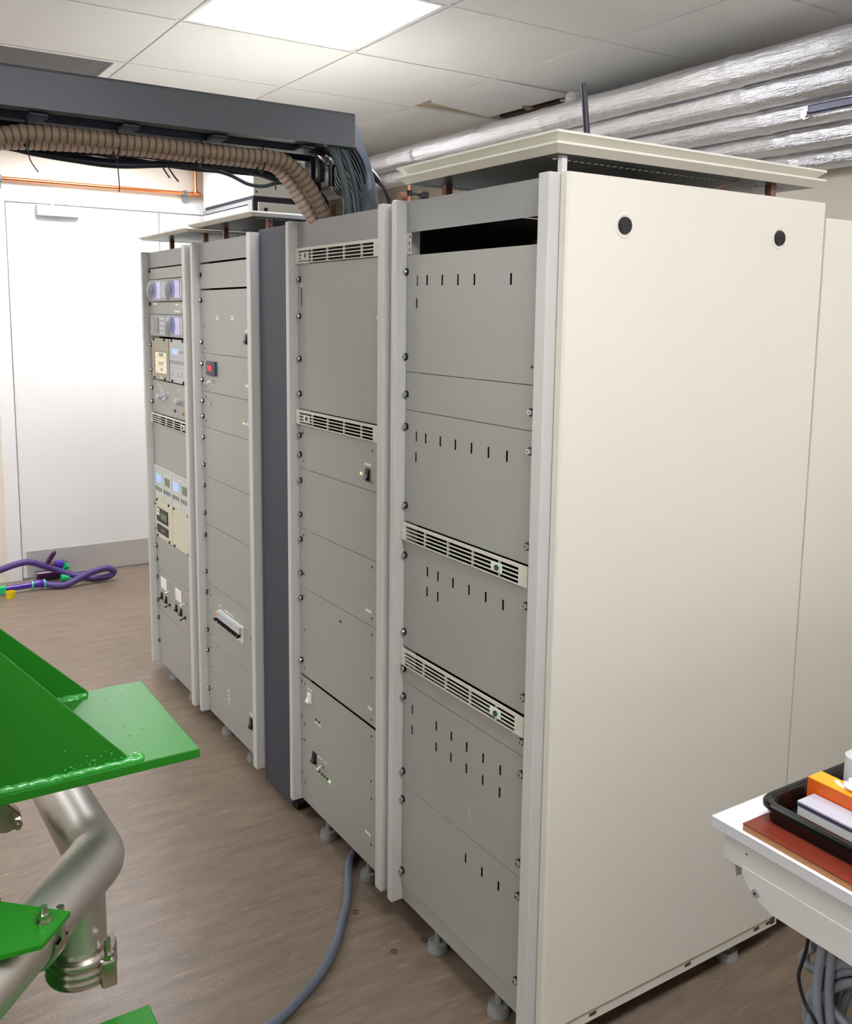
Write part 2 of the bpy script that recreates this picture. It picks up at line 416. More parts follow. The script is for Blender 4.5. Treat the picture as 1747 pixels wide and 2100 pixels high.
# ------------------------------------------------------------ rack helpers
U = .04445
def screw_proto():
    bm = NB(); cyl(bm, (0,0,0), (-.005,0,0), .0085, .0080, seg=16, mi=0)
    cyl(bm, (-.005,0,0), (-.0095,0,0), .0062, .0052, seg=16, mi=1)
    box(bm, -.0099, -.0094, -.0022, .0022, -.0006, .0006, mi=0); box(bm, -.0099, -.0094, -.0006, .0006, -.0022, .0022, mi=0)
    bmesh.ops.recalc_face_normals(bm, faces=bm.faces)
    me = bpy.data.meshes.new('screw'); bm.to_mesh(me); bm.free(); me.materials.append(M['black']); me.materials.append(M['chrome']); return me
SCREW = screw_proto()
def dot_proto(name, r, mname, d=.0012):
    bm = NB(); cyl(bm, (0,0,0), (-d,0,0), r, seg=12); bmesh.ops.recalc_face_normals(bm, faces=bm.faces)
    me = bpy.data.meshes.new(name); bm.to_mesh(me); bm.free(); me.materials.append(M[mname]); return me
DOT = dot_proto('small_screw', .0028, 'black'); LED = dot_proto('led', .0035, 'bright_green', .003); LEDOFF = dot_proto('led', .0035, 'green_led', .003)
def inst(name, me, loc, parent):
    o = bpy.data.objects.new(name, me); COL.objects.link(o); o.parent = parent; o.location = Vector(loc)-off(parent); return o
def post(parent, c, side, zb, zt):
    if side == 'right': p = [(.035, c-.2985), (-.030, c-.2985), (-.030, c-.268), (.0, c-.2425), (.035, c-.2425)]
    else: p = [(.035, c+.2985), (-.003, c+.2985), (-.026, c+.272), (-.030, c+.262), (-.030, c+.2435), (.035, c+.2435)]
    bm = prism(NB(), p, 'z', zb, zt)
    r = bmesh.ops.bevel(bm, geom=bm.edges[:], offset=.0015, segments=1, affect='EDGES')
    o = obj('corner_post', bm, 'post', parent)
    return o
def vent_panel(parent, c, za, zb, ind=None):
    ya, yb = c-.2413, c+.2413
    h = (zb-za); n = 4; bar = .0030; top = .0072
    ih = (h-top*1-bar-.0026*(n-1)-.001)/n
    holes = []
    for k in range(n):
        z = za+bar+k*(ih+.0026); holes.append((ya+.028, yb-.02, z, z+ih))
    bm = plate(NB(), -.011, -.0085, ya, yb, za+.0006, zb-.0006, holes)
    for f in (.2, .4, .6, .8): 
        y = ya+.48*f; box(bm, -.0084, -.004, y-.0018, y+.0018, za+.003, zb-.006)
    for y in (ya+.009, yb-.010): cyl(bm, (-.011, y, (za+zb)/2), (-.0125, y, (za+zb)/2), .0035, seg=12)
    o = obj('vent_panel', bm, 'vent', parent, label='ivory slotted vent strip')
    if ind is not None:
        obj('indicator_plate', B(-.0135, -.010, ind-.014, ind+.022, za+.011, za+.030, bev=.001), 'label', o)
        bm = cyl(NB(), (-.0135, ind, za+.021), (-.017, ind, za+.021), .006, seg=16); obj('indicator_lamp', bm, 'green_led', o, smooth=True, label='dark green indicator lamp')
    return o
def panel(parent, c, za, zb, holes=(), m='grey', x=-.002, ya=None, yb=None, name='front_panel', label=None):
    ya = c-.2413 if ya is None else ya; yb = c+.2413 if yb is None else yb
    bm = plate(NB(), x, x+.001, ya, yb, za+.0007, zb-.0007, list(holes))
    return obj(name, bm, m, parent, label=label)
def foot(parent, x, y, zt, r=.026):
    bm = NB(); cyl(bm, (x, y, 0), (x, y, .006), r*.97, r, seg=24); cyl(bm, (x, y, .006), (x, y, .024), r, r*.9, seg=24); cyl(bm, (x, y, .024), (x, y, zt+.002), .008, seg=12)
    return obj('levelling_foot', bm, 'foot', parent, smooth=True)
def rocker(parent, y, z, w=.011, h=.028, x=-.002, m='black'):
    bm = NB(); box(bm, x-.003, x, y-w, y+w, z-h/2-.003, z+h/2+.003, bev=.001)
    prism(bm, [(x-.003, z-h/2), (x-.012, z-h/2+.003), (x-.006, z), (x-.0045, z+h/2), (x-.003, z+h/2)], 'y', y-w*.72, y+w*.72)
    return obj('rocker_switch', bm, m, parent)
def toggle(parent, y, z, x=-.002, l=.02):
    bm = NB(); cyl(bm, (x, y, z), (x-.005, y, z), .006, seg=14); sweep(bm, [(x-.005, y, z), (x-l, y, z-.008)], lambda i: (.002+.0012*i, 0), seg=10)
    return obj('toggle_switch', bm, 'chrome', parent, smooth=True)
def lab(parent, y, z, w=.024, h=.007, x=-.002, name='label_strip', m='label'):
    return obj(name, B(x-.0006, x, y-w/2, y+w/2, z-h/2, z+h/2), m, parent)
def rack(label, c, zb, zt, depth, group):
    t = thing('equipment_rack', label, 'equipment rack', (0, c, 0), group)
    post(t, c, 'right', zb, zt); post(t, c, 'left', zb, zt)
    bm = NB()
    xb = depth
    box(bm, .036, xb, c-.296, c-.290, zb+.03, zt-.01); box(bm, .036, xb, c+.290, c+.296, zb+.03, zt-.01)
    box(bm, xb-.008, xb, c-.290, c+.290, zb+.03, zt-.01); box(bm, .02, xb-.008, c-.290, c+.290, zb+.028, zb+.04)
    obj('enclosure', bm, 'inner', t, label='dark sheet metal enclosure')
    bm = NB()
    for y in (c-.275, c+.243): 
        box(bm, .003, .006, y, y+.031, zb+.05, zt-.01)
    obj('mounting_rail', bm, 'kick', t)
    obj('skirt_panel', B(.001, .004, c-.2425, c+.2425, zb+.003, .1235 if zb > .06 else zb+.06), 'grey', t)
    for x in (.03, depth-.13):
        for y in (c-.13, c+.12): foot(t, x, y, zb+.03)
    return t
def slots(lst, w=.0033, h=.0115): return [(y-w, y+w, z-h, z+h) for y, z in lst]
def lid(label, x0, x1, y0, y1, zs, spac, parent_name='rack_lid', group=None):
    t = thing(parent_name, label, 'rack lid', ((x0+x1)/2, (y0+y1)/2, zs[0][0]), group)
    for k, (za, zb) in enumerate(zs):
        bm = NB(); i = .016
        A = [bm.verts.new(p) for p in ((x0+i, y0+i, za), (x1-i, y0+i, za), (x1-i, y1-i, za), (x0+i, y1-i, za))]
        Bq = [bm.verts.new(p) for p in ((x0, y0, zb-.004), (x1, y0, zb-.004), (x1, y1, zb-.004), (x0, y1, zb-.004))]
        Cq = [bm.verts.new(p) for p in ((x0, y0, zb), (x1, y0, zb), (x1, y1, zb), (x0, y1, zb))]
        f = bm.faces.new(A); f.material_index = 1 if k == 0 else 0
        bm.faces.new(Cq)
        for q in range(4):
            bm.faces.new((A[q], A[(q+1)%4], Bq[(q+1)%4], Bq[q])); bm.faces.new((Bq[q], Bq[(q+1)%4], Cq[(q+1)%4], Cq[q]))
        obj('cover_plate', bm, ['lid', 'under'], t)
    za = zs[0][0]
    for yy in (y0+.07, y1-.07):
        bm = NB()
        for k in range(40):
            xx = x0+.05+k*(x1-x0-.1)/40; box(bm, xx, xx+.006, yy-.003, yy+.003, za-.0012, za)
        obj('perforated_edge', bm, 'label', t, label='row of small pale perforations')
    for x, y, zb in spac: obj('spacer_post', B(x-.0085, x+.0085, y-.0085, y+.0085, zb, za, bev=.001), 'copper_bar', t, label='copper coloured square spacer')
    return t

# ------------------------------------------------------------ rack 1 (nearest, cream side panel)
RG = 'grey equipment racks in a row'
c = .2325
r1 = rack('nearest grey equipment rack with cream side panel, slotted panels and two ivory vents', c, .077, 1.803, .745, RG)
K = lambda k: 1.68-k*U
panel(r1, c, 1.7305, 1.801, m='grey_dark', name='header_panel')
bm = NB(); plate(bm, -.001, .001, c+.225, c+.2413, 1.683, 1.7305, [(c+.229, c+.236, 1.688+k*.0148, 1.696+k*.0148) for k in range(3)])
obj('perforated_rail', bm, 'kick', r1)
bm = NB(); box(bm, .02, .06, c-.23, c+.23, 1.672, 1.6795); 
for k in range(24): box(bm, .008, .019, c-.22+k*.0185, c-.211+k*.0185, 1.6775, 1.6805)
obj('inner_chassis', bm, 'kick', r1, label='pale slotted chassis edge behind the opening')
bm = NB(); box(bm, .25, .27, c-.28, c+.1, 1.70, 1.72); obj('inner_bar', bm, 'beam', r1, label='dark red brown bar inside')
sw = [c, c]
A = [(.428,1.622),(.387,1.622),(.325,1.621),(.264,1.62),(.203,1.619),(.078,1.617),(.430,1.571)]
p1 = panel(r1, c, K(6), K(0), slots(A))
p2 = panel(r1, c, K(8), K(6))
p3 = panel(r1, c, K(14), K(8), slots([(.4255-.0615*0,1.266),(.385,1.266),(.324,1.266),(.2635,1.266),(.2025,1.266),(.141,1.265),(.0775,1.265),(.4265,1.217)]))
vent_panel(r1, c, K(15), K(14), .087)
p4 = panel(r1, c, K(21), K(15), slots([(.371,.956),(.326,.956),(.2645,.956),(.202,.956),(.140,.956),(.079,.955),(.3715,.908),(.3255,.908)]))
vent_panel(r1, c, K(22), K(21), .080)
p5 = panel(r1, c, K(23), K(22))
p6 = panel(r1, c, K(29), K(23), slots([(.431,.599),(.324,.598),(.261,.598),(.1995,.597),(.137,.597),(.075,.596),(.4315,.547),(.3235,.547),(.2615,.547),(.1995,.547),(.137,.547),(.0755,.546)]))
p7 = panel(r1, c, K(35), K(29), slots([(.196,.334),(.133,.334),(.072,.334)]))
for z in (1.361,1.285,1.096,.975,.784,.691,.620,.426,.352,.160): 
    inst('screw', SCREW, (-.002, .4690, z), r1); inst('screw', SCREW, (-.002, .0, z), r1)
for z in (1.643, 1.448): inst('screw', SCREW, (-.002, .4735, z), r1)
inst('screw', DOT, (-.002, .004, 1.448), r1)
bm = NB(); prism(bm, [(.185,.46),(.187,.46),(.178,.42),(.176,.42)], 'x', -.0024, -.0019); obj('scratch_mark', bm, 'lightgrey', r1, label='pale scratch')
# side panel with shallow chamfered front edge
bm = NB()
prism(bm, [(-.006,-.0695), (-.005,-.0845), (.000,-.088), (.740,-.088), (.745,-.084), (.745,-.070)], 'z', .094, 1.803)
sp = obj('side_panel', bm, 'side', r1, label='smooth cream side panel')
for x, z in ((.137,1.716),(.589,1.718)):
    bm = NB(); seg = 40
    prof = [(.024, -.0883), (.0225, -.0893), (.0195, -.0890), (.0170, -.0882)]
    rings = [[bm.verts.new((x+math.cos(a)*r, y, z+math.sin(a)*r)) for a in [2*math.pi*i/seg for i in range(seg)]] for r, y in prof]
    for R0, R1 in zip(rings, rings[1:]):
        for i in range(seg): bm.faces.new((R0[i], R0[(i+1)%seg], R1[(i+1)%seg], R1[i]))
    o = obj('lock_dish', bm, 'side', sp, smooth=True)
    bm = NB(); cyl(bm, (x, -.088, z), (x, -.0925, z), .0165, .015, seg=32); box(bm, x-.0125, x+.0125, -.0935, -.0920, z-.0012, z+.0012)
    obj('quarter_turn_lock', bm, 'black', sp, smooth=True, label='black quarter turn lock')
bm = NB(); box(bm, .0, .745, -.083, -.060, .064, .094)
for x in (.13, .42, .66, .705): box(bm, x, x+.02, -.0835, -.083, .074, .082, mi=1)
box(bm, .722, .738, -.0838, -.083, .070, .088, mi=1)
obj('bottom_rail', bm, ['side', 'brown'], r1)
obj('under_rack_shade', B(.06, .60, .0, .5, 0, .03), 'brown', r1, label='brown block standing for the shade under the rack')  # brown block stands in for the shadow beneath the side panel
foot(r1, .615, -.045, .07)
lid('double cream lid raised on spacers above the nearest rack', -.034, .735, -.09, .47, [(1.835, 1.8525), (1.8555, 1.872)], [(.05,.389,1.7965),(.605,-.045,1.7965),(.605,.389,1.7965)])
bm = NB(); box(bm, .0, .012, -.064, -.052, 1.796, 1.834); obj('corner_strut', bm, 'post', r1); bm = NB(); box(bm, .01, .735, -.055, .50, 1.792, 1.796); obj('top_plate', bm, 'under', r1)
bm = sweep(NB(), spline([(.40,-.02,1.797),(.43,-.045,1.812),(.47,-.055,1.826),(.49,-.055,1.834)]), .002, 8); o = obj('earth_wire', bm, 'copper_bar', smooth=True); tag(o, 'thin brown wire curving under the raised lid of the nearest rack', 'wire')
bm = NB(); sweep(bm, [Vector((.145,.03,1.872)), Vector((.1445,.031,1.875)), Vector((.127,.03,1.99)), Vector((.1265,.03,1.9935)), Vector((.126,.03,1.995))], lambda i: ([.0065,.0065,.0058,.0052,.0025][i], 0), 14)
t = obj('antenna', bm, 'navy', smooth=True); tag(t, 'short black rod antenna standing on the lid of the nearest rack', 'antenna')

# ------------------------------------------------------------ rack 3
c = .8305
r3 = rack('second grey equipment rack, with grey cable leaving underneath and hose entering its top', c, .075, 1.800, .70, RG)
panel(r3, c, 1.7265, 1.798, m='grey_dark', name='header_panel')
vent_panel(r3, c, 1.683, 1.7265, c+.17)
panel(r3, c, 1.274, 1.683)
vent_panel(r3, c, 1.231, 1.274, c+.165)
a = panel(r3, c, 1.102, 1.231)
for y, z in ((1.044,1.206),(1.042,1.125),(.634,1.206),(.634,1.124)): inst('small_screw', DOT, (-.002, y, z), a)
rocker(a, .657, 1.141); lab(a, .657, 1.168, .034, .006); inst('led', LED, (-.002, .692, 1.14), a)
panel(r3, c, .924, 1.102); a = panel(r3, c, .748, .924); lab(a, .652, .785, .03, .007)
for y, z in ((1.045,.905),(1.045,.79),(.634,.905),(.634,.77)): inst('small_screw', DOT, (-.002, y, z), a)
a = panel(r3, c, .480, .748); lab(a, .642, .524, .024, .007)
for y, z in ((1.045,.725),(1.045,.62),(1.045,.50),(.634,.725),(.634,.61),(.634,.495),(.815,.712),(.808,.711)): inst('small_screw', DOT, (-.002, y, z), a)
a = panel(r3, c, .300, .474)
for y, z in ((1.045,.452),(1.045,.325),(.634,.45),(.634,.325)): inst('small_screw', DOT, (-.002, y, z), a)
rocker(a, 1.010, .42, .013, .028, m='label'); lab(a, 1.010, .446, .034, .004)
inst('led', LEDOFF, (-.002, .965, .370), a); inst('led', LEDOFF, (-.002, .945, .370), a); lab(a, .966, .360, .018, .005); lab(a, .944, .360, .018, .005)
a = panel(r3, c, .122, .300, x=-.001)
for y, z in ((1.048,.275),(1.045,.14),(.634,.275),(.634,.145)): inst('small_screw', DOT, (-.001, y, z), a)
rocker(a, .978, .246, .011, .03); toggle(a, .925, .245); lab(a, .94, .262, .03, .003); lab(a, .905, .262, .014, .003)
for k in range(5): inst('led', LED if k == 4 else LEDOFF, (-.002, .946-.017*k, .217), a); lab(a, .946-.017*k, .210, .010, .003)
lab(a, .651, .170, .032, .007)
for z in (1.641,1.538,1.418,1.318,1.198,1.142,1.066,.965,.891,.79,.714,.523): inst('screw', SCREW, (-.002, 1.0605, z), r3)
for z in (.455,.345,.27,.165): inst('small_screw', DOT, (-.002, 1.064, z), r3)
for z in (.523,): pass
bm = NB(); box(bm, -.0026, -.002, 1.047, 1.051, 1.567, 1.618); obj('slit_label', bm, 'black', r3); lab(r3, 1.048, 1.624, .009, .010)
for y in (.594,): 
    for z in (1.538,): inst('screw', SCREW, (-.002, y, z), r3)
# copper coloured square bars standing on the racks
for (x, y, h, labl) in ((.06,.602,.04,'copper coloured square bar standing at the near front corner of the second rack top'), (.06,.985,.045,'copper coloured square bar standing beside the corrugated hose on the second rack top')):
    t = obj('spacer_post', B(x-.009, x+.009, y-.009, y+.009, 1.7985, 1.7985+h, bev=.001), 'copper_bar'); tag(t, labl, 'spacer bar', 'spacer bars on the second rack')

# ------------------------------------------------------------ filler between
t = thing('filler_panel', 'dark slate blanking panel standing between the second and third racks', 'panel', (.04, 1.245, 0))
obj('sheet', B(-.004, .60, 1.136, 1.353, .022, 1.797, bev=.002), 'filler', t)
obj('base_rail', B(.015, .59, 1.14, 1.35, 0, .022), 'black', t)

# ------------------------------------------------------------ rack 4
c = 1.66
r4 = rack('third grey equipment rack, with red digital readout and breaker row', c, .052, 1.790, .70, RG)
panel(r4, c, 1.719, 1.788, m='grey_dark', name='header_panel')
panel(r4, c, 1.628, 1.714)
a = panel(r4, c, 1.402, 1.623)
for y in (1.732, 1.589): inst('led', LED, (-.002, y, 1.524), a); lab(a, y+.004, 1.534, .03, .003)
rocker(a, 1.466, 1.461); lab(a, 1.466, 1.488, .026, .006)
for z in (1.585,1.495,1.42): inst('small_screw', DOT, (-.002, 1.868, z), a)
a = panel(r4, c, 1.266, 1.402)
o = obj('digital_meter', B(-.012, -.002, 1.745, 1.832, 1.327, 1.376, bev=.002), 'bezel', a, label='dark framed panel meter with red digits'); o.data.materials[0] = M['carddark']
obj('meter_window', B(-.0128, -.012, 1.768, 1.816, 1.341, 1.364), 'reddark', a)
bm = NB()
def seg7(bm, ch, y, z, w, h, x):
    S = {'0':'abcdef','1':'bc','2':'abged','4':'fgbc','5':'afgcd','7':'abc','8':'abcdefg'}[ch]; s = .0019
    yl, yr = y+w/2, y-w/2
    for k in S:
        if k == 'a': box(bm, x-.0004, x, yr, yl, z+h/2-s, z+h/2)
        if k == 'g': box(bm, x-.0004, x, yr, yl, z-s/2, z+s/2)
        if k == 'd': box(bm, x-.0004, x, yr, yl, z-h/2, z-h/2+s)
        if k == 'f': box(bm, x-.0004, x, yl-s, yl, z, z+h/2)
        if k == 'e': box(bm, x-.0004, x, yl-s, yl, z-h/2, z)
        if k == 'b': box(bm, x-.0004, x, yr, yr+s, z, z+h/2)
        if k == 'c': box(bm, x-.0004, x, yr, yr+s, z-h/2, z)
for ch, y in (('4',1.806),('0',1.792),('7',1.778)): seg7(bm, ch, y, 1.3525, .009, .017, -.0129)
obj('meter_digits', bm, 'redled', a)
toggle(a, 1.796, 1.308); lab(a, 1.792, 1.293, .024, .003); lab(a, 1.471, 1.3115, .028, .008)
for z in (1.385,1.285): inst('small_screw', DOT, (-.002, 1.868, z), a)
a = panel(r4, c, 1.136, 1.266)
bm = NB(); cyl(bm, (-.002,1.813,1.224), (-.008,1.813,1.224), .008, seg=20); cyl(bm, (-.008,1.813,1.224), (-.0085,1.813,1.224), .003, seg=10, mi=1); obj('key_lock', bm, ['chrome','black'], a, smooth=True)
inst('led', LED, (-.002, 1.500, 1.187), a); lab(a, 1.473, 1.187, .024, .006)
for z in (1.245,1.16): inst('small_screw', DOT, (-.002, 1.866, z), a)
panel(r4, c, .955, 1.136); panel(r4, c, .780, .955); panel(r4, c, .555, .780)
a = panel(r4, c, .338, .555)
o = obj('breaker_row', B(-.008, -.002, 1.528, 1.764, .428, .486, bev=.001), 'label', a, label='row of white circuit breakers with black levers')
bm = NB()
box(bm, -.020, -.008, 1.532, 1.76, .462, .485, mi=1)
box(bm, -.026, -.008, 1.753, 1.764, .448, .458, mi=0)
for k in range(9): box(bm, -.022, -.008, 1.548+k*.0225, 1.558+k*.0225, .444, .456, mi=0)
box(bm, -.0205, -.0195, 1.735, 1.752, .466, .480, mi=2)
obj('breaker_levers', bm, ['black','lightgrey','orangesw'], o)
lab(a, 1.67, .496, .09, .003); lab(a, 1.76, .5, .03, .003)
for y, z in ((1.857,.515),(1.868,.53),(1.868,.36),(1.468,.465),(1.865,.45)): inst('small_screw', DOT, (-.002, y, z), a)
a = panel(r4, c, .112, .338)
for k, z in enumerate((.205,.188,.172,.156)): lab(a, 1.686+.002*(k%2), z, .010, .010 if k in (0,2) else .006)
rocker(a, 1.472, .163, .012, .034); lab(a, 1.474, .195, .026, .006)
for z in (.31,.235,.15): inst('small_screw', DOT, (-.002, 1.866, z), a)
for z in (1.677,1.588,1.44,1.363,1.306,1.23,1.173,1.097,.996,.92,.818,.735,.596,.518,.372,.293,.143): inst('screw', SCREW, (-.002, 1.8935, z), r4)
lid('single cream lid raised on copper coloured spacers above the third rack', -.034, .66, 1.34, 1.93, [(1.838, 1.852)], [(.06,1.808,1.7865),(.06,1.42,1.7865),(.50,1.42,1.7865)])
bm = NB(); box(bm, .01, .69, 1.37, 1.95, 1.782, 1.786); obj('top_plate', bm, 'under', r4)

# ------------------------------------------------------------ rack 5
c = 2.287
r5 = rack('farthest grey equipment rack, crowded with small displays and knobs', c, .042, 1.787, .70, RG)
panel(r5, c, 1.722, 1.785, m='grey_dark', name='header_panel')
panel(r5, c, 1.676, 1.7185)
panel(r5, c, 1.536, 1.586); 
for y, z, wv in ((2.45,1.578,.055),(2.17,1.574,.035),(2.17,1.548,.07)): lab(r5, y, z, wv, .007)
def display(yl, yr, za, zb, kind):
    o = obj('display_unit', B(-.016, -.002, yr, yl, za, zb, bev=.004), 'bezel', r5, label='small display instrument')
    w = yl-yr
    if kind == 'blue':
        # bulging grip on the left
        pts = [(-.016, yl-.003)]; 
        bm = NB(); n = 12; ring = []
        for i in range(n+1):
            z = za+.003+(zb-za-.006)*i/n; b = math.sin(math.pi*i/n)
            ring.append([bm.verts.new((-.012, yl+.002, z)), bm.verts.new((-.018-.013*b, yl-.001, z)), bm.verts.new((-.018-.013*b, yl-.010-.012*b, z)), bm.verts.new((-.012, yl-.028-.012*b, z))])
        for a_, b_ in zip(ring, ring[1:]):
            for k in range(4): bm.faces.new((a_[k], a_[(k+1)%4], b_[(k+1)%4], b_[k]))
        bm.faces.new(ring[0]); bm.faces.new(ring[-1])
        obj('grip', bm, 'bezel', o, smooth=True)
        y1_, y0_ = yl-.046, max(yl-.150, yr+.03)
        obj('screen', B(-.0175, -.016, y0_, y1_, za+.012, zb-.010), 'screen', o, label='pale lit screen')
        bm = NB(); P = [(y1_, za+.012), (y1_-.035, za+.012)] + [(y1_-.035-.014*math.sin(math.pi*k/8), za+.012+(zb-za-.022)*k/8) for k in range(1, 8)] + [(y1_-.035, zb-.010), (y1_, zb-.010)]
        prism(bm, P, 'x', -.0182, -.0175); obj('screen_band', bm, 'screenblue', o, label='dark blue band on the screen')
        obj('key_strip', B(-.0175, -.016, yr+.004, y0_-.008, za+.014, zb-.012), 'lightgrey', o)
    else:
        obj('screen', B(-.0175, -.016, yl-.115, yl-.045, za+.014, zb-.014), 'lcdgrey', o)
        bm = NB()
        for k in range(4): box(bm, -.019, -.016, yr+.02, yl-.14, za+.008+k*.019, za+.020+k*.019)
        obj('key_strip', bm, 'lightgrey', o)
display(2.474, 2.247, 1.587, 1.673, 'blue'); display(2.240, 2.062, 1.587, 1.673, 'blue')
display(2.484, 2.255, 1.449, 1.535, 'grey'); display(2.247, 2.062, 1.449, 1.535, 'blue')
a = obj('control_module', B(-.006, .0, 2.277, 2.505, 1.274, 1.441, bev=.001), 'khaki', r5, label='khaki module with cream display')
obj('screen_frame', B(-.0066, -.006, 2.305, 2.468, 1.300, 1.388), 'hosecrease', a)
obj('screen', B(-.0072, -.0066, 2.306, 2.458, 1.301, 1.386), 'lcdcream', a)
bm = NB()
def txt(s, y, z, size, x, m, parent, name='markings'):
    cu = bpy.data.curves.new(name, 'FONT'); cu.body = s; cu.size = size; cu.extrude = .0002; cu.align_x = 'CENTER'; cu.align_y = 'CENTER'
    to = bpy.data.objects.new(name, cu); COL.objects.link(to)
    dg = bpy.context.evaluated_depsgraph_get(); me = bpy.data.meshes.new_from_object(to.evaluated_get(dg))
    bpy.data.objects.remove(to)
    R_ = Matrix(((0,0,-1,0),(-1,0,0,0),(0,1,0,0),(0,0,0,1)))
    me.transform(R_); me.transform(Matrix.Translation(Vector((x, y, z))-off(parent)))
    me.materials.clear(); me.materials.append(M[m])
    o = bpy.data.objects.new(name, me); COL.objects.link(o); o.parent = parent; return o
txt('TN KDT', 2.375, 1.339, .018, -.0073, 'hosecrease', a); txt('-HKT', 2.372, 1.316, .016, -.0073, 'hosecrease', a)
for z in (1.329,1.3475,1.366): box(bm, -.0074, -.0072, 2.308, 2.456, z, z+.0008)
box(bm, -.0074, -.0072, 2.345, 2.405, 1.369, 1.383)
obj('screen_lines', bm, 'khaki', a); lab(a, 2.38, 1.284, .03, .006, x=-.006)
a2 = obj('control_module', B(-.006, .0, 2.062, 2.268, 1.274, 1.441, bev=.001), 'lightgrey', r5, label='light grey module with blue display')
obj('screen', B(-.007, -.006, 2.165, 2.232, 1.385, 1.405), 'lcdblue', a2, label='lit blue display')
bm = NB()
for z in (1.414,1.424,1.372): box(bm, -.0066, -.006, 2.07, 2.262, z, z+.0012)
for k in range(3): box(bm, -.0066, -.006, 2.215-.055*k, 2.245-.055*k, 1.332, 1.334); box(bm, -.0066, -.006, 2.225-.055*k, 2.232-.055*k, 1.302, 1.318)
box(bm, -.0066, -.006, 2.07, 2.262, 1.300, 1.3012); box(bm, -.0064, -.006, 2.064, 2.266, 1.346, 1.360)
for k in range(4): box(bm, -.0066, -.006, 2.10+.012*k, 2.106+.012*k, 1.385+.004*(k%2), 1.402-.004*(k%2))
obj('printed_marks', bm, 'bezel', a2)
for y in (2.47,2.33,2.235,2.10):
    for z in (1.436,1.280): inst('module_screw', dot_proto('module_screw', .0055, 'black', .004) if (y, z) == (2.47, 1.436) else bpy.data.meshes['module_screw'], (-.006, y, z), r5)
a = panel(r5, c, 1.1335, 1.270)
def knob(y, z, x=-.002, r=.013, l=.026):
    bm = NB(); cyl(bm, (x, y, z), (x-.004, y, z), r*1.35, r*1.2, seg=24); cyl(bm, (x-.004, y, z), (x-l, y, z), r, r*.88, seg=24); cyl(bm, (x-l, y, z), (x-l-.001, y, z), r*.8, r*.7, seg=24)
    return obj('knob', bm, 'lightgrey', a, smooth=True, label='pale grey control knob')
knob(2.375, 1.2085); knob(2.145, 1.205); toggle(a, 2.318, 1.208)
bm = NB()
for k in range(6): box(bm, -.0026, -.002, 2.105, 2.118, 1.235-.011*k, 1.2365-.011*k)
for k in range(4): box(bm, -.0026, -.002, 2.40-.01*k, 2.445-.01*k, 1.252-.009*k, 1.254-.009*k)
box(bm, -.0026, -.002, 2.15, 2.19, 1.246, 1.248); box(bm, -.0026, -.002, 2.30, 2.33, 1.226, 1.228)
obj('printed_scale', bm, 'label', a)
bm = cyl(NB(), (-.002, 2.222, 1.163), (-.008, 2.222, 1.163), .006, seg=14); obj('push_button', bm, 'green_led', a, smooth=True, label='green push button')
bm = cyl(NB(), (-.002, 2.124, 1.160), (-.008, 2.124, 1.160), .005, seg=14); obj('push_button', bm, 'amber', a, smooth=True, label='amber push button')
vent_panel(r5, c, 1.0885, 1.1335, 2.10)
panel(r5, c, .912, 1.087)
lab(r5, 2.09, .935, .02, .006)
u = obj('controller_bank', B(-.006, .0, 2.0457, 2.528, .775, .912, bev=.001), 'palegreen', r5, label='pale green row of four controllers')
for k in range(4):
    y = 2.486-.113*k
    o = obj('screen', B(-.0075, -.006, y-.062, y, .844, .876), 'lcdblue' if k in (0, 2) else 'lcdgrey', u, label='lit blue square display' if k in (0,2) else 'unlit grey square display')
    bm = NB()
    for q in range(4): 
        box(bm, -.0075, -.006, y+.016-q*.024-.012, y+.016-q*.024, .807, .824)
    obj('key_row', bm, 'lcdgrey', u)
    bm = NB(); box(bm, -.0066, -.006, y-.055, y-.01, .900, .9015); box(bm, -.0066, -.006, y-.05, y-.02, .836, .8375); box(bm, -.0066, -.006, y+.018, y+.0195, .78, .905)
    obj('printed_marks', bm, 'bezel', u)
lab(u, 2.17, .893, .022, .008, x=-.006)
u = obj('meter_module', B(-.005, .0, 2.29, 2.5283, .608, .7735, bev=.001), 'palebeige', r5, label='beige module with two black meters')
o = obj('meter_display', B(-.008, -.005, 2.345, 2.493, .677, .735, bev=.001), 'black', u)
obj('meter_screen', B(-.0086, -.008, 2.358, 2.435, .692, .718), 'lcdgreen', u)
bm = NB(); box(bm, -.0095, -.008, 2.452, 2.486, .720, .732); box(bm, -.0095, -.008, 2.452, 2.486, .704, .716); obj('meter_keys', bm, 'label', u)
obj('meter_display', B(-.008, -.005, 2.345, 2.493, .628, .664, bev=.001), 'black', u)
obj('meter_digits', B(-.0086, -.008, 2.39, 2.43, .642, .650), 'lcdgrey', u)
obj('blank_module', B(-.005, .0, 2.047, 2.286, .608, .7735, bev=.001), 'palebeige', r5, label='plain beige module')
for y in (2.49,2.33,2.262,2.09):
    for z in (.766,.614): inst('module_screw', bpy.data.meshes['module_screw'], (-.005, y, z), r5)
a = panel(r5, c, .464, .606)
a = panel(r5, c, .283, .464); lab(a, 2.10, .455, .02, .005)
for k, y in enumerate((2.432, 2.235)):
    obj('gauge', B(-.006, -.002, y-.038, y+.038, .390, .438, bev=.002), 'white', a, label='white faced square gauge')
    toggle(a, y-.095, .408, l=.028)
    rocker(a, y+.035, .352, .010, .026); rocker(a, y-.025, .350, .010, .026)
    o = toggle(a, y-.075, .342, l=.024); o.data = o.data.copy(); o.data.materials[0] = M['black']
a = panel(r5, c, .102, .283)
for z in (.45,.3): inst('small_screw', DOT, (-.002, 2.50, z), a)
for z in (1.712,1.578,1.412,1.309,1.234,1.178,.747,.641,.562,.503,.426,.324,.245,.142): inst('screw', SCREW, (-.002, 2.5195, z), r5)
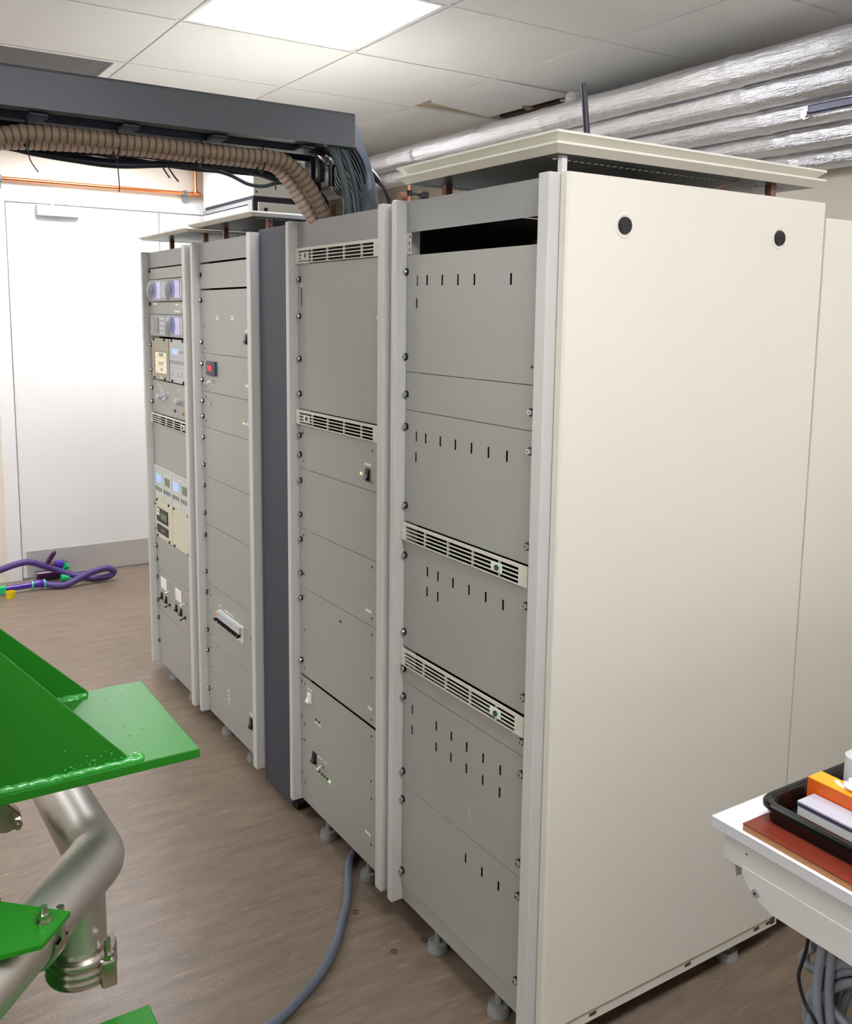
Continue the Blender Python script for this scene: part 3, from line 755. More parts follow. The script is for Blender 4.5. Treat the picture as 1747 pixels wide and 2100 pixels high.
lid('single cream lid raised on copper coloured spacers above the farthest rack', -.034, .66, 1.955, 2.55, [(1.832, 1.845)], [(.06,2.413,1.7825),(.06,2.015,1.7825),(.50,2.015,1.7825)])
bm = NB(); box(bm, .01, .69, 2.0, 2.57, 1.778, 1.782); obj('top_plate', bm, 'under', r5)

# ------------------------------------------------------------ cabinet behind nearest rack, tall white cabinet
t = thing('storage_cabinet', 'plain cream side of a cabinet standing right behind the nearest rack', 'cabinet', (1.1, .15, 0))
obj('body', B(.752, 1.45, -.085, .45, .082, 1.772, bev=.003), 'side', t)
obj('base', B(.92, 1.40, .10, .42, 0, .082), 'inner', t)
t = thing('tall_cabinet', 'tall white instrument cabinet with dark framed lower door, behind the farther racks', 'cabinet', (1.03, 3.85, 0))
obj('body', B(.83, 1.225, 3.465, 4.24, 0, 2.125, bev=.003), 'white', t)
obj('upper_case', B(.83, 1.225, 3.463, 4.24, 2.17, 2.428, bev=.003), 'cabbeige', t); bpy.data.objects[t.children[-1].name].data.materials[0] = M['white']
bm = NB(); box(bm, .835, 1.22, 3.466, 4.22, 2.124, 2.171); obj('dark_band', bm, 'navyrail', t)
bm = NB(); box(bm, .826, .832, 3.463, 4.24, 2.130, 2.150); box(bm, .826, .832, 3.463, 3.52, 1.7, 2.130); obj('trim_strip', bm, 'cabgrey', t)
bm = NB(); box(bm, .832, 1.222, 3.459, 3.4655, 1.2, 2.15); obj('door_frame', bm, 'navyrail', t, label='dark navy door frame')
dd = obj('door', B(.856, 1.215, 3.448, 3.4595, 1.3, 2.138, bev=.002), 'cabbeige', t)
bm = cyl(NB(), (.896,3.448,2.100), (.896,3.440,2.100), .010, seg=20); obj('knob', bm, 'black', dd, smooth=True)
bm = NB(); box(bm, .834, 1.222, 3.458, 3.4635, 2.172, 2.426); obj('front_cover', bm, 'cabbeige', t)
bm = cyl(NB(), (.849,3.458,2.19), (.849,3.455,2.19), .005, seg=12); obj('cover_screw', bm, 'black', t)

# ------------------------------------------------------------ foil pipes
for k in range(5):
    x = 1.29+.078*k; z = (2.309, 2.246, 2.184, 2.124, 2.070)[k]; r = (.047, .047, .045, .042, .041)[k]
    yend = 4.33 if k < 2 else 1.75
    bm = NB(); n = int((yend+1.6)/.02); ring = []
    path = [Vector((x, -1.6+i*.02, z)) for i in range(n+1)]
    if k >= 2: path = [Vector((x, -1.6+i*.02, z)) for i in range(int(3.0/.02))] + spline([(x,1.4,z),(x,1.5,z+.01),(x,1.57,z+.06),(x,1.585,2.43)], 10)[1:]
    rnd = random.Random(k); ph = rnd.random()*6
    sweep(bm, path, lambda i: (r*(1+.018*math.sin(i*.23+ph)+.02*(rnd.random()-.5)+(.06 if i % 46 in (20, 21) else 0)), 0), 28, cap=False)
    t = obj('insulated_pipe', bm, 'foil', smooth=True, origin=(x, 0, z))
    tag(t, ('topmost foil wrapped pipe, nearest the ceiling','second foil wrapped pipe from the top','middle foil wrapped pipe, carrying the blue handled valve','fourth foil wrapped pipe from the top','lowest foil wrapped pipe, against the wall')[k], 'pipe', 'foil wrapped pipes under the ceiling')
t = thing('valve', 'valve with a navy blue lever handle on the middle foil pipe', 'valve', (1.40, .45, 2.17))
bm = NB(); cyl(bm, (1.455,.478,2.166), (1.40,.472,2.166), .016, seg=6); cyl(bm, (1.40,.472,2.166), (1.392,.471,2.166), .010, seg=16)
obj('stem_nut', bm, 'steel_sharp', t)
obj('lever', B(1.395, 1.404, .22, .462, 2.164, 2.190, bev=.004), 'blueh', t, label='navy blue lever')

# ------------------------------------------------------------ cable trunking, hose and cables
t = thing('cable_trunking', 'dark grey overhead cable trunking ending above the second rack', 'cable tray', (-.4, .95, 2.0))
xa, xb = -2.2, .062
pr = [(.850,1.992),(.850,2.058),(.853,2.064),(.872,2.066),(.872,2.062),(.856,2.060),(.853,2.056),(.853,1.984),(.885,1.980),(.885,1.976),(.850,1.978)]
obj('side_plate', prism(NB(), pr, 'x', xa, xb), 'tray', t)
obj('side_plate', prism(NB(), [(2.07-y, z) for y, z in pr], 'x', xa, xb), 'tray', t)
obj('bearer_rail', B(xa, .04, .925, .965, 1.9655, 1.985, bev=.003), 'navyrail', t)
obj('bearer_rail', B(xa, .04, 1.06, 1.10, 1.9655, 1.985, bev=.003), 'navyrail', t)
for x in (-.71, -.51, -.295, -.06):
    obj('hanger_tab', B(x-.02, x+.02, .872, .93, 1.965, 1.976, bev=.003), 'navyrail', t)
obj('end_upright', B(.03, .06, 1.05, 1.09, 1.79, 1.98), 'navyrail', t)
bm = NB()
for k in range(9):
    x = -2.0+k*.24; box(bm, x, x+.03, .89, 1.19, 1.986, 1.99)
obj('ladder_rung', bm, 'navyrail', t)
# cables lying in the tray and dropping into the rack (countable ones in front, each its own)
for k in range(14):
    y = .895+.02*k; zz = 2.002+.006*(k%3)
    o = cable('power_cable', [(-2.1,y,zz),(-1.0,y+.004,zz+.004),(-.2,y,zz+.002),(.03+.006*k,y,zz),(.085+.005*k,y-.01,1.965-.004*k),(.11+.005*k,y-.03,1.88),(.125+.004*k,y-.035,1.775)], .0088, 'navy', origin=(0,y,2.0))
    tag(o, 'black cable in the overhead trunking bending down into the second rack', 'cable', 'black cables in the overhead trunking')
for k, (dx, rr) in enumerate(((0,.011),(.03,.009))):
    o = cable('slate_cable', [(-.3,.885,2.0),(-.05+dx,.885,2.0),(.0+dx,.88,1.985),(.03+dx,.875,1.93),(.045+dx,.865,1.86),(.055+dx,.862,1.775)], rr, 'slate_cable', origin=(0,.88,2.0))
    tag(o, ('thick slate green cable dropping from the trunking into the second rack','thinner slate cable beside the thick one, dropping into the second rack')[k], 'cable', 'slate cables dropping into the second rack')
for k in range(6):
    z0 = 1.93-.012*k
    o = cable('black_cable', [(.13,.98,1.975),(.125,.925,1.955-.004*k),(.122+.006*k,.866,1.928-.008*k),(.12+.007*k,.812+.003*k,1.890-.010*k),(.12+.007*k,.778+.004*k,1.845-.004*k),(.12+.007*k,.762+.004*k,1.775)], .0034, 'navy', origin=(.1,.76,1.8))
    tag(o, 'thin black cable curving down beside the cover sheet into the second rack', 'cable', 'thin black cables behind the cover sheet')
# curved cover sheet at the end of the trunking
bm = NB(); n = 14; rows = []
for i in range(n+1):
    s = i/n; z = 2.046-(2.046-1.80)*s
    def itp(T):
        for (za_, ya_), (zb_, yb_) in zip(T, T[1:]):
            if z <= za_ and z >= zb_: return ya_+(yb_-ya_)*(za_-z)/(za_-zb_)
    yo = itp([(2.05,.906),(2.042,.903),(1.987,.863),(1.945,.831),(1.905,.808),(1.866,.791),(1.835,.783),(1.79,.776)]); yi = itp([(2.05,.912),(1.99,.893),(1.939,.884),(1.79,.876)])
    rows.append([bm.verts.new((.095+.008*math.sin(q*math.pi), yi+(yo-yi)*q, z)) for q in [j/6 for j in range(7)]])
for a_, b_ in zip(rows, rows[1:]):
    for j in range(6):
        f = bm.faces.new((a_[j], a_[j+1], b_[j+1], b_[j]))
bmesh.ops.solidify(bm, geom=bm.faces[:], thickness=.003)
t = obj('cover_sheet', bm, 'sheetgrey', smooth=True); tag(t, 'curved dark grey cover sheet at the end of the overhead trunking', 'cover')
# corrugated hoses
def hose(name, pts, r, mats, label, step=.0033, per=4, ring=1):
    path = resample(spline(pts, 24), step)
    bm = NB(); sweep(bm, path, lambda i: ((r if i % per else r*.90), (1 if (i % per) < ring else 0)), 16)
    o = obj(name, bm, mats, smooth=True, origin=pts[0]); return tag(o, label, 'hose')
hose('corrugated_hose', [(-1.3,.93,1.80),(-1.0,.93,1.86),(-.84,.93,1.905),(-.76,.93,1.932),(-.70,.93,1.940),(-.53,.93,1.942),(-.34,.93,1.941),(-.21,.93,1.941),(-.13,.925,1.941),(-.085,.928,1.927),(-.045,.93,1.893),(-.010,.935,1.85),(.022,.940,1.80),(.035,.942,1.765)], .0192, ['hose','hosecrease'], 'beige corrugated hose tied under the overhead trunking, entering the second rack', .0042, 4, 1)
hose('clear_hose', [(-1.3,.985,1.80),(-1.0,.985,1.85),(-.84,.985,1.896),(-.76,.98,1.922),(-.53,.975,1.934),(-.34,.975,1.935),(-.21,.97,1.935),(-.13,.967,1.931),(-.10,.97,1.918),(-.06,.975,1.88),(-.025,.98,1.835),(.015,.985,1.79),(.03,.985,1.765)], .0180, ['hose2','hosered'], 'translucent ribbed hose with red spiral behind the beige hose', .0040, 4, 1)
# loose black cables sagging under the hose
base = [[(-1.3,1.02,1.90),(-.95,1.02,1.925),(-.77,1.02,1.918),(-.70,1.02,1.91),(-.61,1.02,1.903),(-.51,1.0,1.897),(-.37,1.0,1.912),(-.21,1.0,1.918),(-.10,1.0,1.905),(-.03,1.0,1.89),(.03,1.0,1.86),(.06,1.0,1.775)],
        [(-1.3,1.05,1.90),(-.95,1.05,1.93),(-.77,1.04,1.926),(-.66,1.04,1.918),(-.52,1.03,1.908),(-.40,1.02,1.914),(-.30,1.02,1.925),(-.12,1.02,1.915),(-.02,1.01,1.90),(.05,1.01,1.86),(.075,1.01,1.775)],
        [(-1.3,1.0,1.93),(-.90,1.0,1.938),(-.70,1.0,1.930),(-.60,1.0,1.928),(-.45,1.0,1.942),(-.30,1.0,1.935),(-.15,1.0,1.925),(-.02,1.0,1.905),(.06,1.02,1.85),(.08,1.02,1.775)],
        [(-1.3,1.08,1.92),(-.80,1.07,1.935),(-.62,1.06,1.926),(-.45,1.05,1.932),(-.20,1.05,1.925),(-.08,1.04,1.905),(.02,1.04,1.89),(.08,1.04,1.775)],
        [(-1.3,1.10,1.94),(-.80,1.09,1.945),(-.45,1.08,1.925),(-.30,1.06,1.915),(-.10,1.04,1.912),(.04,1.04,1.88),(.09,1.04,1.775)]]
for k, pts in enumerate(base):
    o = cable('sagging_cable', pts, (.0085,.0075,.0065,.0065,.006)[k], 'navy', n=10, origin=pts[0]); tag(o, 'black cable sagging under the ribbed hoses below the trunking', 'cable', 'black cables sagging below the trunking')
o = cable('looped_cable', [(-.30,1.03,1.918),(-.22,1.03,1.905),(-.165,1.03,1.885),(-.12,1.03,1.883),(-.08,1.03,1.895),(-.02,1.03,1.898)], .005, 'slate_cable', n=10, origin=(-.2,1.03,1.9)); tag(o, 'thin grey cable looping lowest below the trunking near the white cabinet', 'cable')
# cable ties
def tie(x, y, z, r, tail, label):
    bm = NB(); P = [Vector((x+.002*math.sin(a*2), y+math.cos(a)*r, z+math.sin(a)*(r+.008)+.006)) for a in [2*math.pi*i/28 for i in range(29)]]
    sweep(bm, P, .0018, 6, cap=False)
    box(bm, x-.003, x+.003, y-.008, y-.001, z-r-.008, z-r-.001)
    if tail: sweep(bm, spline([(x,y-.005,z-r-.004)]+[(x+a,y-.008,z-r-b) for a, b in tail], 5), .0013, 6)
    o = obj('cable_tie', bm, 'black', smooth=False, origin=(x,y,z)); return tag(o, label, 'cable tie', 'cable ties on the ribbed hoses')
tie(-.725,.945,1.936,.026,[(.004,.03),(.02,.055)],'black cable tie nearest the left end of the hose, with short curled tail')
tie(-.528,.945,1.938,.026,[(.001,.03),(.003,.07),(.002,.086)],'black cable tie with the longest tail hanging straight down')
tie(-.325,.945,1.937,.026,[(.006,.006)],'black cable tie with clipped tail in the middle of the hose')
tie(-.165,.940,1.936,.026,[],'black cable tie just before the hose bends down')
for pts, l in (([(-.405,.99,1.905),(-.40,.985,1.892),(-.39,.98,1.875)], 'left of two short black tie tails below the sagging cables'), ([(-.395,.99,1.91),(-.38,.985,1.885),(-.368,.98,1.868)], 'right of two short black tie tails below the sagging cables'), ([(-.10,1.0,1.90),(-.098,1.0,1.872)], 'short black tie tail hanging in front of the tall white cabinet')):
    o = cable('cable_tie', pts, .002, 'black', origin=pts[0], seg=6); tag(o, l, 'cable tie', 'short tie tails below the sagging cables')
# black connector clamp near hose
t = thing('hose_clamp', 'black clamp and connector hanging beside the hose at the end of the trunking', 'clamp', (.0, .90, 1.94))
bm = NB(); box(bm, -.006, .014, .93, .95, 1.895, 1.968, bev=.003); obj('clamp_body', bm, 'black', t)
bm = NB(); cyl(bm, (.012,.90,1.955), (.012,.90,1.975), .004, seg=12); cyl(bm, (.02,.905,1.88), (.02,.905,1.93), .008, seg=16); cyl(bm, (.02,.905,1.93), (.02,.905,1.936), .011, seg=16)
obj('connector', bm, 'blackg', t, smooth=True)
prismpts = [(-.02,1.958),(.02,1.952),(.005,1.935)]
obj('wing', prism(NB(), prismpts, 'y', .905, .912), 'steel_sharp', t)
# small wall pipe with clip seen between racks at top
t = thing('copper_riser', 'short copper pipe with black clip rising behind the nearest rack', 'pipe', (.31, .80, 1.8))
obj('tube', cyl(NB(), (.30,.968,1.75), (.30,.968,1.935), .004, seg=12), 'copper', t, smooth=True)
bm = NB(); cyl(bm, (.30,.968,1.885), (.30,.968,1.90), .009, seg=14); box(bm, .30,.345,.964,.972,1.888,1.894); box(bm, .335,.36,.955,.975,1.88,1.90, bev=.003)
obj('clip', bm, 'black', t, smooth=False)

# ------------------------------------------------------------ floor things: cable, vacuum, cap, debris
o = cable('floor_cable', [(.30,.95,.012),(.15,.90,.012),(.022,.796,.012),(-.03,.71,.012),(-.081,.621,.012),(-.13,.555,.012),(-.174,.495,.012),(-.251,.419,.012),(-.339,.361,.012),(-.414,.324,.012),(-.60,.25,.012),(-.9,.18,.012)], .0115, 'floorcable', n=10, origin=(0,.8,0))
tag(o, 'blue grey cable snaking over the floor from under the second rack', 'cable')
def washer(x, y, l):
    bm = NB(); P = [Vector((x+.007*math.cos(a), y+.007*math.sin(a), .002)) for a in [2*math.pi*i*.85/16 for i in range(17)]]; sweep(bm, P, .0016, 6)
    o = obj('split_ring', bm, 'hosecrease', origin=(x,y,0)); tag(o, l, 'debris', 'small rings on the floor')
washer(-.071,.59,'tiny bent ring on the floor beside the blue grey cable'); washer(-.065,.404,'tiny bent ring lying out on the open floor'); washer(.02,.40,'tiny bent ring on the floor by the nearest rack foot')
t = obj('bottle_cap', cyl(cyl(NB(), (-.375,3.995,0), (-.375,3.995,.036), .023, .025, seg=24, cap=False), (-.375,3.995,.001), (-.375,3.995,.002), .023, seg=24), 'yellow', smooth=True); tag(t, 'small yellow plastic cap standing on the floor', 'cap')
t = thing('vacuum_hose', 'purple vacuum cleaner hose looped on the floor before the door, with mint green joints', 'vacuum hose', (-.1, 4.1, 0))
Yv = 4.1
hp = [(-.62,4.12,.06),(-.50,4.12,.10),(-.404,4.13,.126),(-.329,4.13,.146),(-.254,4.14,.150),(-.179,4.15,.118),(-.10,4.16,.075),(-.03,4.15,.045),(.05,4.12,.024),(.10,4.09,.020),(.16,4.06,.030),(.185,4.05,.055),(.165,4.05,.076),(.12,4.05,.080),(.04,4.05,.062),(-.03,4.04,.036),(-.09,4.03,.020),(-.15,4.05,.024),(-.185,4.07,.032)]
path = resample(spline(hp, 20), .004)
obj('hose', sweep(NB(), path, lambda i: (.0185 if i % 3 else .0172, 0), 16), 'purple', t, smooth=True)
bm = sweep(NB(), spline([(-.185,4.07,.032),(-.22,4.07,.038),(-.255,4.07,.036)], 8), lambda i: (.022 if i < 9 else .021, 0), 18); obj('cuff', bm, 'purpleg', t, smooth=True)
for x in (-.188, -.252):
    obj('ring', cyl(NB(), (x-.004,4.07,.034), (x+.004,4.07,.034), .0245, seg=24), 'teal', t, smooth=True, label='teal ring')
obj('wand', cyl(NB(), (-.255,4.07,.036), (-.39,4.06,.034), .015, seg=20), 'purpleg', t, smooth=True)
obj('joint', B(-.50,-.388,4.04,4.08,.014,.052, bev=.003), 'mint', t, label='mint green joint')
t = thing('vacuum_tool', 'purple vacuum floor tool with mint green collars lying by the door', 'vacuum tool', (-.09, 4.22, 0))
bm = NB(); cyl(bm, (-.20,4.24,.035), (-.06,4.24,.035), .030, seg=20); cyl(bm, (-.13,4.24,.085), (-.03,4.24,.080), .024, seg=20); obj('tube', bm, 'plum', t, smooth=True)
bm = NB(); cyl(bm, (-.10,4.225,.095), (-.055,4.225,.090), .026, seg=20)
obj('neck', bm, 'purpleg', t, smooth=True)
bm = NB(); cyl(bm, (-.075,4.20,.045), (-.03,4.20,.040), .022, .018, seg=20); cyl(bm, (-.055,4.20,.088), (-.03,4.20,.075), .026, .012, seg=20); cyl(bm, (-.085,4.15,.035), (-.04,4.15,.030), .02, .017, seg=20); obj('collar', bm, 'mint', t, smooth=True, label='mint green collar')
bm = NB(); sweep(bm, spline([(-.175,4.15,.098),(-.15,4.15,.135),(-.118,4.15,.18),(-.107,4.15,.192)], 8), lambda i: (.006+.007*math.sin(math.pi*min(i,24)/24), 0), 12); obj('sole_plate', bm, 'plum', t, smooth=True, label='glossy dark plum sole plate')

# ------------------------------------------------------------ white bench at lower right and its load
t = thing('work_bench', 'white topped work bench with pale grey frame at lower right', 'bench', (.7, -1.1, 0))
BX, BY, BZ = .013, -.471, .75
obj('bench_top', B(BX, 1.25, -2.1, BY, BZ-.0015, BZ, bev=.0005), 'desk', t, label='white laminate top')
obj('top_edging', B(BX+.0002, 1.2498, -2.0998, BY-.0002, BZ-.018, BZ-.0015), 'edging', t, label='pale grey edge band')
obj('apron', B(BX+.006, BX+.022, -2.09, BY-.022, BZ-.063, BZ-.018, bev=.001), 'desk2', t)
obj('apron', B(BX+.022, 1.24, BY-.038, BY-.022, BZ-.063, BZ-.018, bev=.001), 'desk2', t)
P = [(-2.08,.643),(-.590,.643),(-.563,.652),(-.545,.664),(-.532,.682),(-.532,.692),(-2.08,.692)]
rl = obj('lower_rail', prism(NB(), P, 'x', BX+.0045, BX+.030), 'desk2', t)
bm = NB(); prism(bm, [(-.494,.692),(-.512,.692),(-.516,.664)], 'x', BX+.012, BX+.03); obj('bracket', bm, 'desk2', t)
bm = NB(); cyl(bm, (BX+.0045,-.560,.662), (BX+.002,-.560,.662), .0065, seg=20, mi=1); cyl(bm, (BX+.002,-.560,.662), (BX+.0014,-.560,.662), .0022, seg=12, mi=2); cyl(bm, (BX+.006,-.538,.715), (BX+.0055,-.538,.715), .0016, seg=10, mi=2)
obj('rivet', bm, ['desk2','cabgrey','black'], t)
for x, y in ((.10,-2.0),(1.2,-2.0),(1.2,-.55)): obj('leg', B(x-.025, x+.025, y-.025, y+.025, 0, .692, bev=.003), 'desk2', t)
obj('leg', B(.65, .70, -.60, -.55, 0, .692, bev=.003), 'desk2', t)
b = thing('plywood_board', 'red stained plywood board lying on the white bench', 'board', (.3, -.8, BZ))
obj('face', B(.019, .60, -1.3, -.527, .7605, .762), 'board', b, label='red stained top face')
obj('core', B(.0195, .599, -1.299, -.5275, .7502, .7605), 'ply', b, label='layered plywood edge')
# black tray: rounded rect rim
def rrect(x0, x1, y0, y1, r, n=8):
    P = []
    for cx, cy, a0 in ((x1-r,y1-r,0),(x0+r,y1-r,90),(x0+r,y0+r,180),(x1-r,y0+r,270)):
        for i in range(n+1): a = math.radians(a0+90*i/n); P.append((cx+r*math.cos(a), cy+r*math.sin(a)))
    return P
tx0, tx1, ty0, ty1 = .050, .36, -1.05, -.523
bm = NB(); rings = []
for (ia, ib, z, r) in [(.010,.010,.762,.024),(.005,.005,.784,.028),(.0,.0,.786,.030),(.0,.0,.792,.030),(.003,.003,.7955,.028),(.012,.012,.7955,.024),(.016,.016,.792,.022),(.022,.022,.7655,.020)]:
    rings.append([bm.verts.new((p[0], p[1], z)) for p in rrect(tx0+ia, tx1-ia, ty0+ia, ty1-ia, r)])
for R0, R1 in zip(rings, rings[1:]):
    n = len(R0)
    for i in range(n): bm.faces.new((R0[i], R0[(i+1)%n], R1[(i+1)%n], R1[i]))
bm.faces.new(rings[0]); bm.faces.new(rings[-1])
o = obj('serving_tray', bm, 'blackg', smooth=True, origin=(.2,-.8,.762)); tag(o, 'black plastic tray with raised rim on the red board', 'tray')
tb = thing('grey_box', 'long grey white box with dark band lying at the front of the black tray', 'box', (.11, -.7, .766))
obj('carton', B(.093, .134, -1.0, -.570, .7657, .7905, bev=.001), 'cardwhite', tb); obj('band', B(.0925, .1345, -1.0, -.5695, .7905, .796), 'carddark', tb, label='dark slate band'); obj('top_face', B(.0927, .1343, -1.0, -.5697, .796, .7985), 'cardgrey', tb, label='mottled grey top')
tb = thing('orange_carton', 'narrow orange carton with white lettering behind the grey box in the tray', 'carton', (.155, -.7, .766))
obj('carton', B(.1365, .172, -1.0, -.555, .7657, .8195, bev=.0008), 'orange_side', tb)
obj('top_face', B(.137, .1715, -.999, -.5555, .8195, .8205), 'orange', tb, label='yellow orange top face')
bm = NB()
P = [(.160,-.585),(.166,-.590),(.158,-.602),(.155,-.618),(.149,-.612),(.152,-.600)]
prism(bm, P, 'z', .8205, .8208); 
for k in range(4): prism(bm, [(.160-.001*k,-.622-.012*k),(.163-.001*k,-.628-.012*k),(.152,-.631-.012*k),(.150,-.624-.012*k)], 'z', .8205, .8208)
obj('markings', bm, 'label', tb)  # irregular white shapes on the carton top
bm = NB(); rnd = random.Random(3)
rings = []
for i in range(7):
    rr = [.004,.012,.015,.013,.011,.008,.003][i]; z = .8208+i*.0035
    rings.append([bm.verts.new((.156+math.cos(a)*rr*.8*(1+.35*rnd.uniform(-1,1)), -.622+math.sin(a)*rr*.9*(1+.35*rnd.uniform(-1,1)), z)) for a in [2*math.pi*k/10 for k in range(10)]])
for R0, R1 in zip(rings, rings[1:]):
    for k in range(10): bm.faces.new((R0[k], R0[(k+1)%10], R1[(k+1)%10], R1[k]))
bm.faces.new(rings[0]); bm.faces.new(rings[-1])
o = obj('tissue', bm, 'tissue', smooth=True, origin=(.157,-.617,.8208)); tag(o, 'crumpled white tissue lying on the orange carton', 'tissue')
tb = thing('white_bottle', 'white printed bottle standing at the back of the tray, cut by the photo edge', 'bottle', (.226, -.575, .7655))
obj('body', cyl(cyl(NB(), (.243,-.575,.7657), (.243,-.575,.836), .022, seg=28), (.243,-.575,.836), (.243,-.575,.846), .022, .010, seg=28), 'cardwhite', tb, smooth=True)
obj('cap', cyl(NB(), (.243,-.575,.846), (.243,-.575,.862), .010, seg=20), 'white', tb, smooth=True)

# coil of grey cable hanging beneath the bench
t = thing('cable_hook', 'metal hook under the bench holding the coiled grey cable', 'hook', (.10, -.68, .69))
bm = NB(); sweep(bm, spline([(.10,-.68,.692),(.10,-.68,.64),(.10,-.68,.60),(.085,-.68,.592),(.07,-.68,.60),(.068,-.68,.615)], 8), .004, 10); obj('rod', bm, 'steel_sharp', t, smooth=True)
rnd = random.Random(11); allp = []
for k in range(9):
    cy = -.725+rnd.uniform(-.02,.02); cx = .095+rnd.uniform(-.02,.02); ra = .075+.02*rnd.random()+.004*k; rb = .12+.04*rnd.random(); tilt = rnd.uniform(-.35,.35); ct = .60-rb+.012
    for i in range(22):
        a = 2*math.pi*i/22+math.pi/2
        yy = math.cos(a)*ra; zz = math.sin(a)*rb
        allp.append((cx+.02*math.sin(a+k)+.003*k, cy+yy*math.cos(tilt)-zz*math.sin(tilt)*.5, ct+zz))
allp = allp[:-6] + [(.08,-.76,.50),(.08,-.72,.56),(.085,-.69,.62),(.09,-.675,.68)]
cbm = sweep(NB(), spline(allp, 5), .0068, 10)
for pts, dx in (
  ([(-.622,.583),(-.606,.562),(-.604,.55),(-.617,.547),(-.643,.555),(-.69,.572)],0), ([(-.605,.560),(-.609,.545),(-.625,.543),(-.647,.55),(-.69,.565)],.004),
  ([(-.69,.575),(-.651,.551),(-.632,.525),(-.617,.494),(-.611,.465),(-.615,.442),(-.64,.40)],.01), ([(-.69,.56),(-.657,.533),(-.638,.504),(-.63,.474),(-.632,.45),(-.66,.41)],.012),
  ([(-.74,.61),(-.697,.595),(-.67,.573),(-.652,.55),(-.644,.52)],-.012), ([(-.75,.60),(-.702,.58),(-.676,.558),(-.659,.536),(-.65,.50)],-.014), ([(-.645,.525),(-.664,.521),(-.683,.512),(-.707,.505),(-.75,.50)],-.016)):
    sweep(cbm, spline([(.085+dx, a, b) for a, b in pts], 8), .0068, 10)
o = obj('coiled_cable', cbm, 'greycable', smooth=True, origin=(.09,-.7,.6)); tag(o, 'bundle of coiled grey cable hanging under the bench', 'cable')
for k, pts in enumerate(([(.06,-.652,.69),(.055,-.654,.60),(.05,-.655,.54),(.055,-.665,.47),(.06,-.70,.38),(.07,-.74,.36)], [(.065,-.668,.69),(.06,-.668,.60),(.058,-.670,.54),(.062,-.682,.47),(.07,-.72,.39),(.08,-.76,.38)])):
    o = cable('hanging_cable', pts, .0068, 'greycable', n=10, origin=pts[0]); tag(o, ('left of two thick grey cables hanging down in front of the coil','right of two thick grey cables hanging down in front of the coil')[k], 'cable')
o = cable('thin_black_cable', [(.055,-.632,.69),(.052,-.632,.61),(.05,-.627,.575),(.045,-.626,.55),(.043,-.640,.52),(.043,-.66,.50),(.05,-.69,.45),(.06,-.72,.42)], .0028, 'black', n=10, origin=(.05,-.63,.69)); tag(o, 'thin black cable hanging leftmost beside the grey coil', 'cable')

# ------------------------------------------------------------ green steel frame with vacuum pipework (lower left)
t = thing('green_steel_frame', 'glossy green painted steel frame with gusseted plate at the left edge', 'steel frame', (-1.2, 0, 0))
PZ = .90
obj('column', B(-1.30, -1.15, -.30, .30, 0, 1.25, bev=.004), 'green', t)
obj('shelf_plate', B(-1.15, -.709, -.118, .193, PZ-.014, PZ, bev=.0015), 'green', t)
def gus(y0, y1, xe, slope):
    xs = -1.15; z = PZ+(xe-xs)*slope
    bm = prism(NB(), [(xs, PZ), (xe, PZ), (xe-.003, PZ+.004), (xs, z)], 'y', y0, y1)
    bmesh.ops.bevel(bm, geom=bm.edges[:], offset=.002, segments=2, affect='EDGES')
    return obj('gusset', bm, 'green', t)
gus(-.105, -.092, -.806, 1.17); gus(.176, .188, -.800, 1.03)
rnd = random.Random(5)
def weld(x0, x1, y, z, r):
    bm = NB(); P = []; x = x0
    while x < x1: P.append(Vector((x, y+rnd.uniform(-.0012,.0012), z+rnd.uniform(-.001,.001)))); x += .005
    sweep(bm, P, lambda i: (r*rnd.uniform(.75,1.15), 0), 10); bmesh.ops.subdivide_edges
    return obj('weld_bead', bm, 'weld', t, smooth=True, label='lumpy painted weld bead')
weld(-1.15, -.790, -.107, PZ+.001, .0055); weld(-1.15, -.805, .170, PZ+.001, .006)
bm = NB(); bmesh.ops.create_icosphere(bm, subdivisions=3, radius=.013, matrix=Matrix.Translation((-.835,.168,PZ+.001)) @ Matrix.Diagonal((1.6,.9,.5,1)))
bmesh.ops.create_icosphere(bm, subdivisions=3, radius=.009, matrix=Matrix.Translation((-.798,-.100,PZ+.002)) @ Matrix.Diagonal((1.3,1.2,.7,1)))
obj('weld_lump', bm, 'weld', t, smooth=True)
bm = NB()
for k in range(26):
    x = rnd.uniform(-.90,-.81); z = PZ+.008+abs(rnd.gauss(0,.010))
    if z < PZ+(-.812-x)*1.17: bmesh.ops.create_icosphere(bm, subdivisions=1, radius=rnd.uniform(.0008,.002), matrix=Matrix.Translation((x,-.1055,z)))
for k in range(8): bmesh.ops.create_icosphere(bm, subdivisions=1, radius=.0012, matrix=Matrix.Translation((rnd.uniform(-.79,-.72), rnd.uniform(-.08,.16), PZ)))
o = obj('weld_spatter', bm, 'weld', t, smooth=True); o['kind'] = 'stuff'
obj('lower_plate', B(-1.20, -.823, -.55, -.222, .588, .60, bev=.0015), 'green', t)
# clamp plate on tube (rotated with the tube direction)
E1 = Vector((-.852, -.078, .75)); E0 = Vector((-.862, .30, .75)); dv = Vector((-.156, -.179, 0)).normalized(); E2 = E1+dv*.62
nv = Vector((dv.y, -dv.x, 0))
bm = prism(NB(), [(-1.16,-.19),(-.997,-.196),(-.927,-.264),(-.969,-.312),(-1.16,-.290)], 'z', .793, .799)
cpl = obj('clamp_plate', bm, 'green', t)
bx, by = -.958, -.2655
bm = NB(); cyl(bm, (bx,by,.799), (bx,by,.801), .0105, seg=20); cyl(bm, (bx,by,.801), (bx,by,.809), .0085, seg=6); cyl(bm, (bx,by,.809), (bx,by,.818), .005, .0045, seg=14)
obj('nut_and_bolt', bm, 'steel_sharp', cpl, smooth=False)
